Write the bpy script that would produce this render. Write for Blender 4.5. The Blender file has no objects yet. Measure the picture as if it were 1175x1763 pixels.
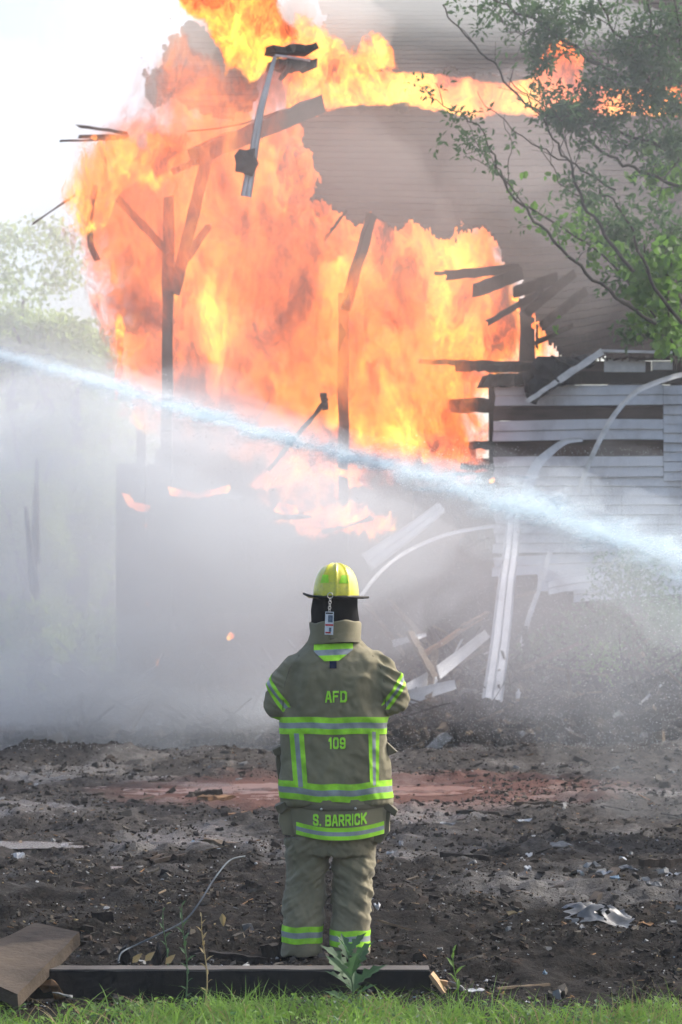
import bpy, bmesh, math, random
import numpy as np
from mathutils import Vector, Matrix
from mathutils.bvhtree import BVHTree
R = math.radians
rng = random.Random(7)
nrng = np.random.RandomState(11)
SC = bpy.context.scene
COL = SC.collection

# ------------------------------------------------------------------ camera
F = 4897.0
TILT = math.atan(0.03951)
CAMZ = 1.6
cd = bpy.data.cameras.new('camera'); cam = bpy.data.objects.new('camera', cd); COL.objects.link(cam)
cam.location = (0, 0, CAMZ); cam.rotation_euler = (math.pi/2 + TILT, 0, 0)
cd.sensor_fit = 'VERTICAL'; cd.sensor_height = 36; cd.lens = 100
cd.clip_start = 0.5; cd.clip_end = 3000
cd.dof.use_dof = True; cd.dof.focus_distance = 14.0; cd.dof.aperture_fstop = 7.1
SC.camera = cam

# ------------------------------------------------------------------ world, sun, exposure
SUN_AZ = R(60); SUN_EL = R(40)
w = bpy.data.worlds.new("World"); SC.world = w; w.use_nodes = True
wn = w.node_tree; bg = wn.nodes['Background']
sky = wn.nodes.new('ShaderNodeTexSky'); sky.sky_type = 'NISHITA'; sky.sun_disc = False
sky.sun_elevation = SUN_EL; sky.sun_rotation = SUN_AZ; sky.dust_density = 4.0; sky.air_density = 1.0; sky.ozone_density = 1.0
wn.links.new(sky.outputs[0], bg.inputs[0]); bg.inputs[1].default_value = 0.15
sl = bpy.data.lights.new('sun', 'SUN'); sun = bpy.data.objects.new('sun', sl); COL.objects.link(sun)
sl.energy = 2.4; sl.angle = R(0.5); sl.color = (1, .95, .88)
sd = Vector((math.sin(SUN_AZ)*math.cos(SUN_EL), math.cos(SUN_AZ)*math.cos(SUN_EL), math.sin(SUN_EL)))
sun.rotation_euler = sd.to_track_quat('Z', 'Y').to_euler(); sun.location = (30, 20, 40)
vs = SC.view_settings; SC.display_settings.display_device = 'sRGB'
vs.view_transform = 'Standard'; vs.look = 'None'; vs.gamma = 1; vs.use_curve_mapping = False; vs.exposure = 1.06
cy = SC.cycles
cy.use_denoising = True
try: cy.denoiser = 'OPENIMAGEDENOISE'
except Exception: pass
cy.max_bounces = 6; cy.diffuse_bounces = 2; cy.glossy_bounces = 2; cy.transmission_bounces = 3
cy.volume_bounces = 1; cy.transparent_max_bounces = 24
cy.sample_clamp_indirect = 3; cy.caustics_reflective = False; cy.caustics_refractive = False
cy.use_adaptive_sampling = True; cy.adaptive_threshold = 0.035
try: cy.volume_step_rate = 4.0; cy.volume_max_steps = 64
except Exception: pass

# ------------------------------------------------------------------ mapping helpers
CT, ST = math.cos(TILT), math.sin(TILT)
def P(px, py, Y):
    "world point on the ray through photo pixel (px,py) at ground distance Y"
    u = (px-587.5)/F; v = (881.5-py)/F
    d = (u, CT - v*ST, ST + v*CT)
    t = Y/d[1]
    return Vector((u*t, Y, CAMZ + d[2]*t))
def PIX(x, y, z):
    z = z-CAMZ
    f = y*CT + z*ST; up = -y*ST + z*CT
    return 587.5 + F*x/f, 881.5 - F*up/f

# ------------------------------------------------------------------ numpy value noise
def _h(i, j, k):
    n = (i*374761393 + j*668265263 + k*2147483647 + 1013904223) & 0xffffffff
    n = ((n ^ (n >> 13))*1274126177) & 0xffffffff
    n = (n ^ (n >> 16)) & 0xffffffff
    n = (n*1846822519) & 0xffffffff
    return ((n ^ (n >> 15)) & 0xffffff)/float(0xffffff)
def vn(x, y, z=0.0):
    x, y, z = np.broadcast_arrays(np.asarray(x, float), np.asarray(y, float), np.asarray(z, float))
    xi = np.floor(x).astype(np.int64); yi = np.floor(y).astype(np.int64); zi = np.floor(z).astype(np.int64)
    fx, fy, fz = x-xi, y-yi, z-zi
    fx = fx*fx*(3-2*fx); fy = fy*fy*(3-2*fy); fz = fz*fz*(3-2*fz)
    r = 0
    for a in (0, 1):
        for b in (0, 1):
            for c in (0, 1):
                wgt = (fx if a else 1-fx)*(fy if b else 1-fy)*(fz if c else 1-fz)
                r = r + wgt*_h(xi+a, yi+b, zi+c)
    return r*2-1
def fbm(x, y, z=0.0, o=4, g=0.5):
    s = 0; a = 1.0; f = 1.0
    for i in range(o):
        s = s + a*vn(np.asarray(x)*f+i*17.3, np.asarray(y)*f+i*5.1, np.asarray(z)*f+i*9.7); a *= g; f *= 2.03
    return s

# ------------------------------------------------------------------ object helpers
def setp(o, label=None, cat=None, group=None, kind=None):
    if label: o['label'] = label
    if cat: o['category'] = cat
    if group: o['group'] = group
    if kind: o['kind'] = kind
    return o
def empty(name, loc, label=None, cat=None, group=None, kind=None):
    o = bpy.data.objects.new(name, None); COL.objects.link(o); o.location = loc; o.empty_display_size = .1
    return setp(o, label, cat, group, kind)
def world_loc(o):
    v = Vector(o.location)
    while o.parent: o = o.parent; v = v + Vector(o.location)
    return v
class MB:
    def __init__(s): s.v = []; s.f = []; s.m = []; s.attr = {}
    def add(s, vs_, fs_, mi=0):
        b = len(s.v); s.v.extend([tuple(q) for q in vs_]); s.f.extend([tuple(b+i for i in f) for f in fs_]); s.m.extend([mi]*len(fs_)); return b
    def box(s, c, d, rot=None, mi=0):
        hx, hy, hz = d[0]/2, d[1]/2, d[2]/2
        pts = [Vector((sx*hx, sy*hy, sz*hz)) for sz in (-1, 1) for sy in (-1, 1) for sx in (-1, 1)]
        if rot is not None: pts = [rot @ q for q in pts]
        s.add([q+Vector(c) for q in pts], [(0, 2, 3, 1), (4, 5, 7, 6), (0, 1, 5, 4), (2, 6, 7, 3), (0, 4, 6, 2), (1, 3, 7, 5)], mi)
    def beam(s, a, b, w_, h_, n=1, jit=0.0, taper=0.0, up=Vector((0, 0, 1)), mi=0, rag=0.0, sag=0.0):
        "rectangular bar a->b; w_ across, h_ along up; jit = uneven (charred) surface; rag = broken end at b"
        a, b = Vector(a), Vector(b); d = (b-a); L = d.length; d.normalize()
        if abs(d.dot(up)) > .95: up = Vector((0, 1, 0))
        s_ = d.cross(up).normalized(); u_ = s_.cross(d).normalized()
        vs_ = []; fs_ = []
        for i in range(n+1):
            t = i/n; k = 1-taper*t
            c = a + d*(L*t) - Vector((0, 0, 1))*sag*4*t*(1-t)
            for (q, r_) in ((-1, -1), (1, -1), (1, 1), (-1, 1)):
                e = Vector((rng.uniform(-1, 1), rng.uniform(-1, 1), rng.uniform(-1, 1)))*jit
                x = c + s_*q*w_/2*k + u_*r_*h_/2*k + e
                if i == n and rag: x += d*rng.uniform(-rag, rag)
                vs_.append(x)
        for i in range(n):
            for j in range(4):
                j2 = (j+1) % 4
                fs_.append((i*4+j, i*4+j2, i*4+4+j2, i*4+4+j))
        fs_.append((3, 2, 1, 0)); fs_.append((n*4, n*4+1, n*4+2, n*4+3))
        s.add(vs_, fs_, mi)
    def tube(s, pts, rad, n=8, mi=0, cap=True, flat=1.0):
        pts = [Vector(q) for q in pts]
        if not hasattr(rad, '__len__'): rad = [rad]*len(pts)
        vs_ = []; fs_ = []; prev = None
        for i, c in enumerate(pts):
            d = (pts[min(i+1, len(pts)-1)] - pts[max(i-1, 0)]).normalized()
            if prev is None:
                up = Vector((0, 0, 1)) if abs(d.z) < .9 else Vector((0, 1, 0))
                a = d.cross(up).normalized()
            else: a = (prev - d*prev.dot(d)).normalized()
            prev = a; b = d.cross(a)
            for j in range(n):
                t = 2*math.pi*j/n
                vs_.append(c + a*math.cos(t)*rad[i] + b*math.sin(t)*rad[i]*flat)
        for i in range(len(pts)-1):
            for j in range(n):
                j2 = (j+1) % n
                fs_.append((i*n+j, i*n+j2, (i+1)*n+j2, (i+1)*n+j))
        if cap:
            fs_.append(tuple(range(n-1, -1, -1))); fs_.append(tuple((len(pts)-1)*n+j for j in range(n)))
        s.add(vs_, fs_, mi)
    def build(s, name, mats, parent=None, origin=None, smooth=False, label=None, cat=None, group=None, kind=None, bevel=0, recalc=True):
        if origin is None:
            origin = world_loc(parent) if parent else Vector(np.array(s.v).mean(0) if len(s.v) else (0, 0, 0))
            if not parent and len(s.v): origin.z = float(np.array(s.v)[:, 2].min())
        origin = Vector(origin)
        me = bpy.data.meshes.new(name)
        va = np.array(s.v, float).reshape(-1, 3) - np.array(origin)
        me.from_pydata(va.tolist(), [], s.f)
        if not isinstance(mats, (list, tuple)): mats = [mats]
        for m_ in mats: me.materials.append(m_)
        if len(mats) > 1: me.polygons.foreach_set('material_index', s.m)
        if smooth: me.polygons.foreach_set('use_smooth', [True]*len(s.f))
        for k_, val in s.attr.items():
            at = me.attributes.new(k_, 'FLOAT', 'POINT'); at.data.foreach_set('value', np.asarray(val, dtype=np.float32))
        me.update()
        if recalc:
            bm = bmesh.new(); bm.from_mesh(me); bmesh.ops.recalc_face_normals(bm, faces=bm.faces[:])
            if bevel: bmesh.ops.bevel(bm, geom=bm.edges[:], offset=bevel, segments=2, affect='EDGES', profile=.6)
            bm.to_mesh(me); bm.free()
        o = bpy.data.objects.new(name, me); COL.objects.link(o)
        if parent: o.parent = parent; o.location = origin - world_loc(parent)
        else: o.location = origin
        return setp(o, label, cat, group, kind)

# ------------------------------------------------------------------ material helpers
class NT:
    def __init__(s, name):
        s.m = bpy.data.materials.new(name); s.m.use_nodes = True; s.t = s.m.node_tree; s.n = s.t.nodes; s.n.clear()
        s.out = s.n.new('ShaderNodeOutputMaterial')
        s.pos = s.n.new('ShaderNodeNewGeometry').outputs['Position']
    def link(s, a, b): s.t.links.new(a, b)
    def put(s, sock, v):
        if isinstance(v, bpy.types.NodeSocket): s.link(v, sock)
        else: sock.default_value = v
    def math(s, op, a, b=0.5, clamp=False):
        q = s.n.new('ShaderNodeMath'); q.operation = op; q.use_clamp = clamp; s.put(q.inputs[0], a); s.put(q.inputs[1], b); return q.outputs[0]
    def vmath(s, op, a, b):
        q = s.n.new('ShaderNodeVectorMath'); q.operation = op; s.put(q.inputs[0], a); s.put(q.inputs[1], b); return q.outputs[0]
    def noise(s, scale, detail=4, rough=.5, vec=None, dist=0.0, color=False):
        q = s.n.new('ShaderNodeTexNoise'); s.put(q.inputs['Vector'], vec if vec is not None else s.pos)
        q.inputs['Scale'].default_value = scale; q.inputs['Detail'].default_value = detail; q.inputs['Roughness'].default_value = rough; q.inputs['Distortion'].default_value = dist
        return q.outputs['Color' if color else 0]
    def ramp(s, fac, stops, interp='LINEAR'):
        q = s.n.new('ShaderNodeValToRGB'); q.color_ramp.interpolation = interp; s.put(q.inputs[0], fac)
        el = q.color_ramp.elements
        while len(el) < len(stops): el.new(.5)
        for e, (p_, c) in zip(el, stops):
            e.position = p_; e.color = (*c, 1) if hasattr(c, '__len__') else (c, c, c, 1)
        return q.outputs[0]
    def mapr(s, v, a, b, c=0., d=1., smooth=False):
        q = s.n.new('ShaderNodeMapRange'); q.clamp = True
        if smooth: q.interpolation_type = 'SMOOTHSTEP'
        s.put(q.inputs[0], v)
        for i, x in enumerate((a, b, c, d)): s.put(q.inputs[i+1], x)
        return q.outputs[0]
    def mix(s, f, a, b):
        q = s.n.new('ShaderNodeMix'); q.data_type = 'RGBA'; s.put(q.inputs[0], f)
        for i, v in ((6, a), (7, b)):
            s.put(q.inputs[i], (*v, 1) if isinstance(v, tuple) and len(v) == 3 else v)
        return q.outputs[2]
    def attr(s, name):
        q = s.n.new('ShaderNodeAttribute'); q.attribute_name = name; return q.outputs['Fac']
    def bump(s, h, strength=.3, dist=.01):
        q = s.n.new('ShaderNodeBump'); q.inputs['Strength'].default_value = strength; q.inputs['Distance'].default_value = dist
        s.put(q.inputs['Height'], h); return q.outputs[0]
    def bsdf(s, color, rough=.7, normal=None, metallic=0., spec=.5, **kw):
        q = s.n.new('ShaderNodeBsdfPrincipled')
        s.put(q.inputs['Base Color'], (*color, 1) if isinstance(color, tuple) else color)
        s.put(q.inputs['Roughness'], rough); s.put(q.inputs['Metallic'], metallic); s.put(q.inputs['Specular IOR Level'], spec)
        if normal is not None: s.link(normal, q.inputs['Normal'])
        for k_, v in kw.items(): s.put(q.inputs[k_], v)
        return q.outputs[0]
    def done(s, surf=None, vol=None):
        if surf is not None: s.link(surf, s.out.inputs['Surface'])
        if vol is not None: s.link(vol, s.out.inputs['Volume'])
        return s.m
def noisy(name, c1, c2, scale=3., rough=.8, bumps=.3, bscale=30., detail=6, stretch=None, spec=.12, c3=None, bdist=.01):
    t = NT(name); vec = t.pos
    if stretch: vec = t.vmath('MULTIPLY', t.pos, stretch)
    n_ = t.noise(scale, detail, .6, vec)
    stops = [(.3, c1), (.7, c2)] if c3 is None else [(.28, c1), (.5, c2), (.72, c3)]
    col = t.ramp(n_, stops)
    b = t.bump(t.noise(bscale, 5, .6, vec), bumps, bdist)
    return t.done(t.bsdf(col, rough, b, spec=spec))
def leafmat(name, c1, c2, trans=.35):
    t = NT(name); col = t.ramp(t.noise(2.2, 3), [(.35, c1), (.65, c2)])
    d = t.n.new('ShaderNodeBsdfDiffuse'); t.link(col, d.inputs[0])
    tr = t.n.new('ShaderNodeBsdfTranslucent'); t.link(t.mix(.5, col, tuple(min(1, c*1.8) for c in c2)), tr.inputs[0])
    g = t.n.new('ShaderNodeBsdfGlossy'); g.inputs['Roughness'].default_value = .6; g.inputs[0].default_value = (1, 1, 1, 1)
    a = t.n.new('ShaderNodeMixShader'); a.inputs[0].default_value = trans; t.link(d.outputs[0], a.inputs[1]); t.link(tr.outputs[0], a.inputs[2])
    b = t.n.new('ShaderNodeMixShader'); b.inputs[0].default_value = .03; t.link(a.outputs[0], b.inputs[1]); t.link(g.outputs[0], b.inputs[2])
    return t.done(b.outputs[0])
M = {}
M['char'] = noisy('charred_wood', (.006, .005, .005), (.024, .02, .018), 12, .8, .6, 40, stretch=(1, 1, 1))
M['char_brown'] = noisy('scorched_wood', (.012, .0095, .008), (.05, .036, .027), 4, .8, .5, 40)
M['oldwood'] = noisy('weathered_wood', (.07, .052, .035), (.16, .12, .08), 3, .75, .5, 60, stretch=(1, 1, .3), c3=(.05, .04, .03))
M['rawwood'] = noisy('raw_wood', (.3, .19, .1), (.42, .28, .16), 8, .7, .3, 60)
M['sheath'] = noisy('old_sheathing', (.035, .025, .022), (.1, .07, .06), 3, .85, .4, 30, stretch=(.4, 1, 2))
M['blackpaint'] = noisy('black_beam', (.006, .006, .007), (.02, .019, .018), 5, .55, .3, 40)
M['beamtop'] = noisy('grey_beam_top', (.05, .045, .042), (.12, .11, .1), 5, .7, .3, 40)  # beam top coloured a paler grey-brown than the black sides
def vinyl():
    t = NT('white_siding')
    n_ = t.noise(1.3, 6, .65, t.vmath('MULTIPLY', t.pos, (1, 1, .6)))
    col = t.ramp(n_, [(.3, (.3, .3, .3)), (.5, (.5, .51, .52)), (.8, (.6, .61, .62))])
    return t.done(t.bsdf(t.mix(t.mapr(t.noise(.8, 6, .7), .52, .72, 0, .55), col, (.12, .1, .09)), .5, t.bump(t.noise(6, 3), .3, .015), spec=.4))
M['vinyl'] = vinyl()
M['trim'] = noisy('grey_trim_metal', (.38, .38, .37), (.62, .61, .58), 5, .45, .2, 20)
M['shingle'] = noisy('asphalt_shingle', (.022, .016, .013), (.078, .057, .046), 2.2, .95, .6, 60, stretch=(.5, 1, 2.5))
M['tarp'] = noisy('burnt_felt', (.012, .012, .013), (.04, .04, .042), 6, .6, .5, 25)
M['leaf'] = leafmat('tree_leaf', (.036, .07, .032), (.07, .13, .048), .45)
M['leaf_light'] = leafmat('vine_leaf', (.05, .12, .02), (.1, .2, .035), .45)
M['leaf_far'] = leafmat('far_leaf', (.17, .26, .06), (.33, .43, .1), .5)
M['grass'] = leafmat('grass_blade', (.07, .14, .02), (.15, .27, .045), .4)
M['weed'] = leafmat('weed_leaf', (.03, .08, .035), (.06, .13, .05), .35)
M['straw'] = leafmat('dry_stem', (.2, .15, .07), (.32, .25, .12), .2)
M['bark'] = noisy('bark', (.045, .04, .034), (.1, .088, .072), 8, .9, .6, 60)
M['white_scrap'] = noisy('white_scrap', (.22, .22, .23), (.6, .6, .6), 6, .7)
M['grey_scrap'] = noisy('grey_scrap', (.1, .1, .1), (.28, .28, .27), 6, .8)
M['blue_scrap'] = noisy('blue_scrap', (.16, .24, .32), (.28, .36, .44), 6, .5)
M['brown_scrap'] = noisy('brown_scrap', (.1, .055, .03), (.28, .16, .08), 6, .8)
M['cable'] = noisy('grey_cable', (.04, .055, .065), (.09, .11, .13), 20, .5)
M['plastic'] = noisy('plastic_sheet', (.03, .033, .036), (.12, .13, .14), 9, .4, spec=.3)

# flames and vapour
def flame_mat(name, gain=1.0, bias=0.0, scale=1.0, alpha=1.0, soot=0.0, cut=.5, soft=1.0, an=2.2):
    t = NT(name)
    v = t.vmath('MULTIPLY', t.pos, (1, .8, .55))
    wv = t.noise(.9*scale, 4, .55, v, color=True)
    wv = t.vmath('SUBTRACT', wv, (.5, .5, .5)); wv = t.vmath('MULTIPLY', wv, (1.7/scale, 1.0, 2.2/scale))
    v2 = t.vmath('ADD', v, wv)
    n1 = t.noise(1.0*scale, 9, .62, v2)
    n2 = t.noise(4.5*scale, 6, .68, v2, dist=.7)
    n2 = t.math('SUBTRACT', 1.0, t.math('ABSOLUTE', t.math('MULTIPLY', t.math('SUBTRACT', n2, .5), 3.6)))
    h = t.attr('heat')
    tt = t.math('ADD', t.math('MULTIPLY', t.math('SUBTRACT', n1, .5), 2.1), h)
    tt = t.math('ADD', tt, t.math('MULTIPLY', t.math('SUBTRACT', n2, .55), .30))
    tt = t.math('ADD', tt, bias+.17)
    col = t.ramp(tt, [(.0, (.10, .022, .012)), (.16, (.34, .055, .018)), (.32, (.85, .15, .03)), (.48, (1, .27, .045)), (.64, (1, .42, .055)), (.8, (1, .66, .07)), (1., (1, .9, .2))])
    st = t.mapr(tt, 0., 1.1, .7*gain, 2.0*gain)
    em = t.n.new('ShaderNodeEmission'); t.link(col, em.inputs[0]); t.link(st, em.inputs[1])
    e = t.attr('edge')
    na = t.noise(1.7*scale, 8, .66, v2)
    a = t.math('ADD', e, t.math('MULTIPLY', t.math('SUBTRACT', na, .5), an))
    a = t.mapr(a, cut-.16*soft, cut+.22*soft, 0, alpha, True)
    a = t.math('MULTIPLY', a, t.mapr(e, 0, .12, 0, 1))
    tr = t.n.new('ShaderNodeBsdfTransparent'); mx = t.n.new('ShaderNodeMixShader')
    t.link(a, mx.inputs[0]); t.link(tr.outputs[0], mx.inputs[1]); t.link(em.outputs[0], mx.inputs[2])
    m_ = t.done(mx.outputs[0])
    return m_
M['flame'] = flame_mat('flame', .85, .1, cut=.36, soft=1.7, an=2.6)
M['flame_veil'] = flame_mat('flame_veil', .75, .05, .8, alpha=.34, cut=.55, soft=1.8, an=2.8)
M['flame_glow'] = flame_mat('flame_glow', .7, -.02, .7, alpha=.75, cut=.5, soft=2., an=2.8)
M['flame_hot'] = flame_mat('flame_hot', .95, .2, 1.15, cut=.4)
M['flame_fine'] = flame_mat('flame_small', 1.5, .1, 3.5, cut=.2)
M['flame_lick'] = flame_mat('flame_lick', 1.1, .12, 1.9, cut=.42)
def vol_mat(name, color, density, aniso=.3, absorb=None, noise=None):
    t = NT(name); q = t.n.new('ShaderNodeVolumePrincipled')
    q.inputs['Color'].default_value = (*color, 1); q.inputs['Density'].default_value = density; q.inputs['Anisotropy'].default_value = aniso
    return t.done(None, q.outputs[0])
def inpoly(x, y, poly):
    c = np.zeros(x.shape, bool); n = len(poly); j = n-1
    for i in range(n):
        xi, yi = poly[i]; xj, yj = poly[j]
        cond = ((yi > y) != (yj > y)) & (x < (xj-xi)*(y-yi)/((yj-yi) if yj != yi else 1e-9)+xi)
        c ^= cond; j = i
    return c
def polydist(x, y, poly):
    d = np.full(x.shape, 1e9); n = len(poly)
    for i in range(n):
        x0, y0 = poly[i]; x1, y1 = poly[(i+1) % n]
        dx, dy = x1-x0, y1-y0; L = dx*dx+dy*dy+1e-12
        t = np.clip(((x-x0)*dx+(y-y0)*dy)/L, 0, 1)
        d = np.minimum(d, np.hypot(x-x0-t*dx, y-y0-t*dy))
    return d
def flame_body(name, poly_px, Y, thick, mat, heat=.5, res=.08, edge_w=.45, bump=.25, hot=(), parent=None, lean=0.0, **kw):
    "closed, billowing body whose outline at distance Y follows poly_px; hot = [(px,py,radius_m,amount)]"
    poly = [(P(a, b, Y).x, P(a, b, Y).z) for a, b in poly_px]
    pa = np.array(poly); x0, z0 = pa.min(0); x1, z1 = pa.max(0)
    nx = int((x1-x0)/res)+2; nz = int((z1-z0)/res)+2
    X, Z = np.meshgrid(np.linspace(x0, x1, nx), np.linspace(z0, z1, nz))
    ins = inpoly(X, Z, poly); d = polydist(X, Z, poly); d[~ins] = 0
    cell = ins[:-1, :-1] & ins[1:, :-1] & ins[:-1, 1:] & ins[1:, 1:]
    cnt = np.zeros(ins.shape, int)
    for a, b in ((0, 0), (1, 0), (0, 1), (1, 1)): cnt[a:a+cell.shape[0], b:b+cell.shape[1]] += cell
    rim = (cnt > 0) & (cnt < 4)
    d = np.where(rim, 0, d)
    k = np.sqrt(np.clip(d/(edge_w*2), 0, 1))
    bf = fbm(X*.9+3, Z*.5, 1.7+Y, 4); bb = fbm(X*.9-7, Z*.5, 8.1+Y, 4)
    yf = Y + lean*(Z-z0) - thick*k*(.7+.5*np.abs(bf)) - bump*bf*k
    yb = Y + lean*(Z-z0) + thick*k*(.7+.5*np.abs(bb)) + bump*bb*k
    ht = np.full(X.shape, heat) + .06*fbm(X*.5, Z*.5, 3., 3)
    for (a, b, r_, am) in hot:
        q = P(a, b, Y); ht += am*np.exp(-((X-q.x)**2+(Z-q.z)**2*.55)/(r_*r_))
    used = cnt > 0
    idf = -np.ones(X.shape, int); idf[used] = np.arange(used.sum())
    inner = used & ~rim
    idb = idf.copy(); idb[inner] = used.sum()+np.arange(inner.sum())
    mb = MB()
    mb.v = [tuple(q) for q in np.stack([X[used], yf[used], Z[used]], 1)] + [tuple(q) for q in np.stack([X[inner], yb[inner], Z[inner]], 1)]
    jj, ii = np.nonzero(cell)
    for idd, flip in ((idf, False), (idb, True)):
        a = idd[jj, ii]; b = idd[jj, ii+1]; c = idd[jj+1, ii+1]; e = idd[jj+1, ii]
        q = np.stack([a, b, c, e] if not flip else [e, c, b, a], 1)
        mb.f += [tuple(r_) for r_ in q.tolist()]
    mb.m = [0]*len(mb.f)
    ed = np.clip(d/edge_w, 0, 1)
    mb.attr = {'edge': np.concatenate([ed[used], ed[inner]]), 'heat': np.concatenate([ht[used], ht[inner]])}
    return mb.build(name, mat, parent, smooth=True, recalc=False, **kw)
def ico(sub):
    bm = bmesh.new(); bmesh.ops.create_icosphere(bm, subdivisions=sub, radius=1)
    v = np.array([q.co[:] for q in bm.verts]); f = [tuple(x.index for x in q.verts) for q in bm.faces]; bm.free(); return v, f
ICO3 = ico(4); ICO1 = ico(1); ICO2 = ico(2)
def puff(name, c, rad, mat, amp=.25, freq=1.2, seed=0, rotz=0, **kw):
    v, f = ICO3; n = fbm(v[:, 0]*freq*1.6+seed, v[:, 1]*freq*1.6, v[:, 2]*freq*1.6+seed*.7, 4)
    v = v*(1+amp*n)[:, None]*np.array(rad)
    if rotz: c_, s_ = math.cos(rotz), math.sin(rotz); x, z = v[:, 0].copy(), v[:, 2].copy(); v[:, 0] = x*c_-z*s_; v[:, 2] = x*s_+z*c_
    v = v+np.array(c); mb = MB(); mb.v = [tuple(q) for q in v]; mb.f = list(f); mb.m = [0]*len(f)
    return mb.build(name, mat, smooth=True, kind='stuff', **kw)
# ================================================================== GROUND
def puddle_d(x, y):
    return ((x+.55)/2.2)**2 + ((y-27.6)/2.6)**2
def gh(x, y):
    x = np.asarray(x, float); y = np.asarray(y, float)
    near = np.clip((y-11.9)/1.2, 0, 1)
    h = .035*fbm(x*.8, y*.8, .3, 3) + near*(.055*fbm(x*1.6, y*2.4, 1.3, 3) + .045*np.abs(fbm(x*5, y*6, 4.3, 3)) + .026*fbm(x*11, y*11, 2.3, 3))
    h = h + .10*np.exp(-((y-16.2-.3*fbm(x*.6, 0*x, 0, 2))/.5)**2)*np.clip(.4+fbm(x*.7, y*.2, 5, 2), 0, 1)
    h = h + .2*np.exp(-((y-32.5)/1.2)**2)*np.clip(.5+fbm(x*.6, y*.3, 9, 3), 0, 1.2)
    h = h + .12*np.exp(-((y-22)/.8)**2)*np.clip(.2+fbm(x*.5, y*.3, 19, 3), 0, 1)
    pd = puddle_d(x, y)+.35*fbm(x*.9, y*.5, 7, 3)
    h = h*(1-.62*np.exp(-np.clip(pd, 0, 9)**2*.8)) - .02*np.exp(-np.clip(pd, 0, 9)**4)
    m = np.clip((y-34.5)/3.5, 0, 1)*np.clip((52-y)/4, 0, 1)*np.clip((x+6.5)/3, 0, 1)
    h = h + m*(.55+.55*np.clip((x-.5)/3, 0, 1)+.25*fbm(x*.7, y*.7, 4, 4)+.12*fbm(x*3, y*3, 4, 3))
    far = np.clip((np.abs(x)-9)/6, 0, 1)
    return h*(1-far*.8)
def axis(d0, d1, step, out0, out1, k=1.25):
    a = list(np.arange(d0, d1, step)); s = step; q = a[-1]
    while q < out1: s *= k; q += s; a.append(min(q, out1))
    s = step; q = d0; b = []
    while q > out0: s *= k; q -= s; b.append(max(q, out0))
    return np.array(b[::-1]+a)
gx = axis(-6.2, 6.6, .045, -260, 260)
yy = [9.0]
while yy[-1] < 52: yy.append(yy[-1]+.03+.0022*(yy[-1]-9))
while yy[-1] < 420: yy.append(yy[-1]+(yy[-1]-50.5)*.25)
yb = [9-.3, 8, 5, 0, -8, -20]
gy = np.array(sorted(yb)+yy)
def ground_mat():
    t = NT('burnt_soil')
    sx = t.n.new('ShaderNodeSeparateXYZ'); t.link(t.pos, sx.inputs[0]); Y = sx.outputs['Y']; X = sx.outputs['X']
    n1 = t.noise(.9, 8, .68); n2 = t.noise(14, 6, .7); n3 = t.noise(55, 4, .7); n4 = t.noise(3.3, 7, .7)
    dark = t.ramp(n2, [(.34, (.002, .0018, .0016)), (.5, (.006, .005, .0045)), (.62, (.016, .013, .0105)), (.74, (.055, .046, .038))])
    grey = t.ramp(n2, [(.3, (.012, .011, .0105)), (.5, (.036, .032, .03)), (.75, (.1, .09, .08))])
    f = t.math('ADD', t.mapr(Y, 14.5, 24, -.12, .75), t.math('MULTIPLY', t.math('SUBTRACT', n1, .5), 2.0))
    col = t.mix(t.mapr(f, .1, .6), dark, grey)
    col = t.mix(t.math('MULTIPLY', t.mapr(n4, .6, .72), .5), col, (.09, .05, .03))
    rx = t.math('ADD', t.math('POWER', t.math('DIVIDE', t.math('SUBTRACT', X, .3), 2.6), 2), t.math('POWER', t.math('DIVIDE', t.math('SUBTRACT', Y, 27.6), 3.2), 2))
    red = t.mapr(t.math('ADD', rx, t.math('MULTIPLY', t.math('SUBTRACT', n4, .5), 1.2)), .5, 1.2, 1, 0)
    col = t.mix(t.math('MULTIPLY', red, .6), col, (.15, .06, .045))
    spk = t.mapr(n3, .66, .7); col = t.mix(t.math('MULTIPLY', spk, .6), col, (.26, .25, .23))
    gr = t.mapr(t.math('ADD', Y, t.math('MULTIPLY', n1, .6)), 11.9, 12.35, 1, 0)
    col = t.mix(gr, col, (.03, .035, .015))
    wet = t.math('MULTIPLY', t.mapr(t.noise(.55, 5, .6, t.vmath('MULTIPLY', t.pos, (1, .6, 1))), .5, .62), t.mapr(Y, 14.5, 19)); rough = t.mapr(wet, 0, 1, .85, .33)
    b = t.bump(t.math('ADD', n2, t.math('MULTIPLY', n3, .6)), .9, .03)
    return t.done(t.bsdf(col, rough, b, spec=t.mapr(wet, 0, 1, .08, .5)))
GX, GY = np.meshgrid(gx, gy); GZ = gh(GX, GY)
import bisect
LX, LY, LZ = gx.tolist(), gy.tolist(), GZ.tolist()
def ghs(x, y):
    i = min(max(bisect.bisect(LX, x)-1, 0), len(LX)-2); j = min(max(bisect.bisect(LY, y)-1, 0), len(LY)-2)
    a = (x-LX[i])/(LX[i+1]-LX[i]); b = (y-LY[j])/(LY[j+1]-LY[j])
    return (LZ[j][i]*(1-a)+LZ[j][i+1]*a)*(1-b)+(LZ[j+1][i]*(1-a)+LZ[j+1][i+1]*a)*b
mb = MB(); mb.v = np.stack([GX.ravel(), GY.ravel(), GZ.ravel()], 1).tolist()
nx_ = len(gx); a_ = (np.arange(len(gy)-1)[:, None]*nx_+np.arange(nx_-1)[None]).ravel()
mb.f = [tuple(q) for q in np.stack([a_, a_+1, a_+nx_+1, a_+nx_], 1).tolist()]
mb.m = [0]*len(mb.f)
mb.build('ground', ground_mat(), origin=(0, 0, 0), smooth=True, recalc=False, kind='structure')
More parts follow.
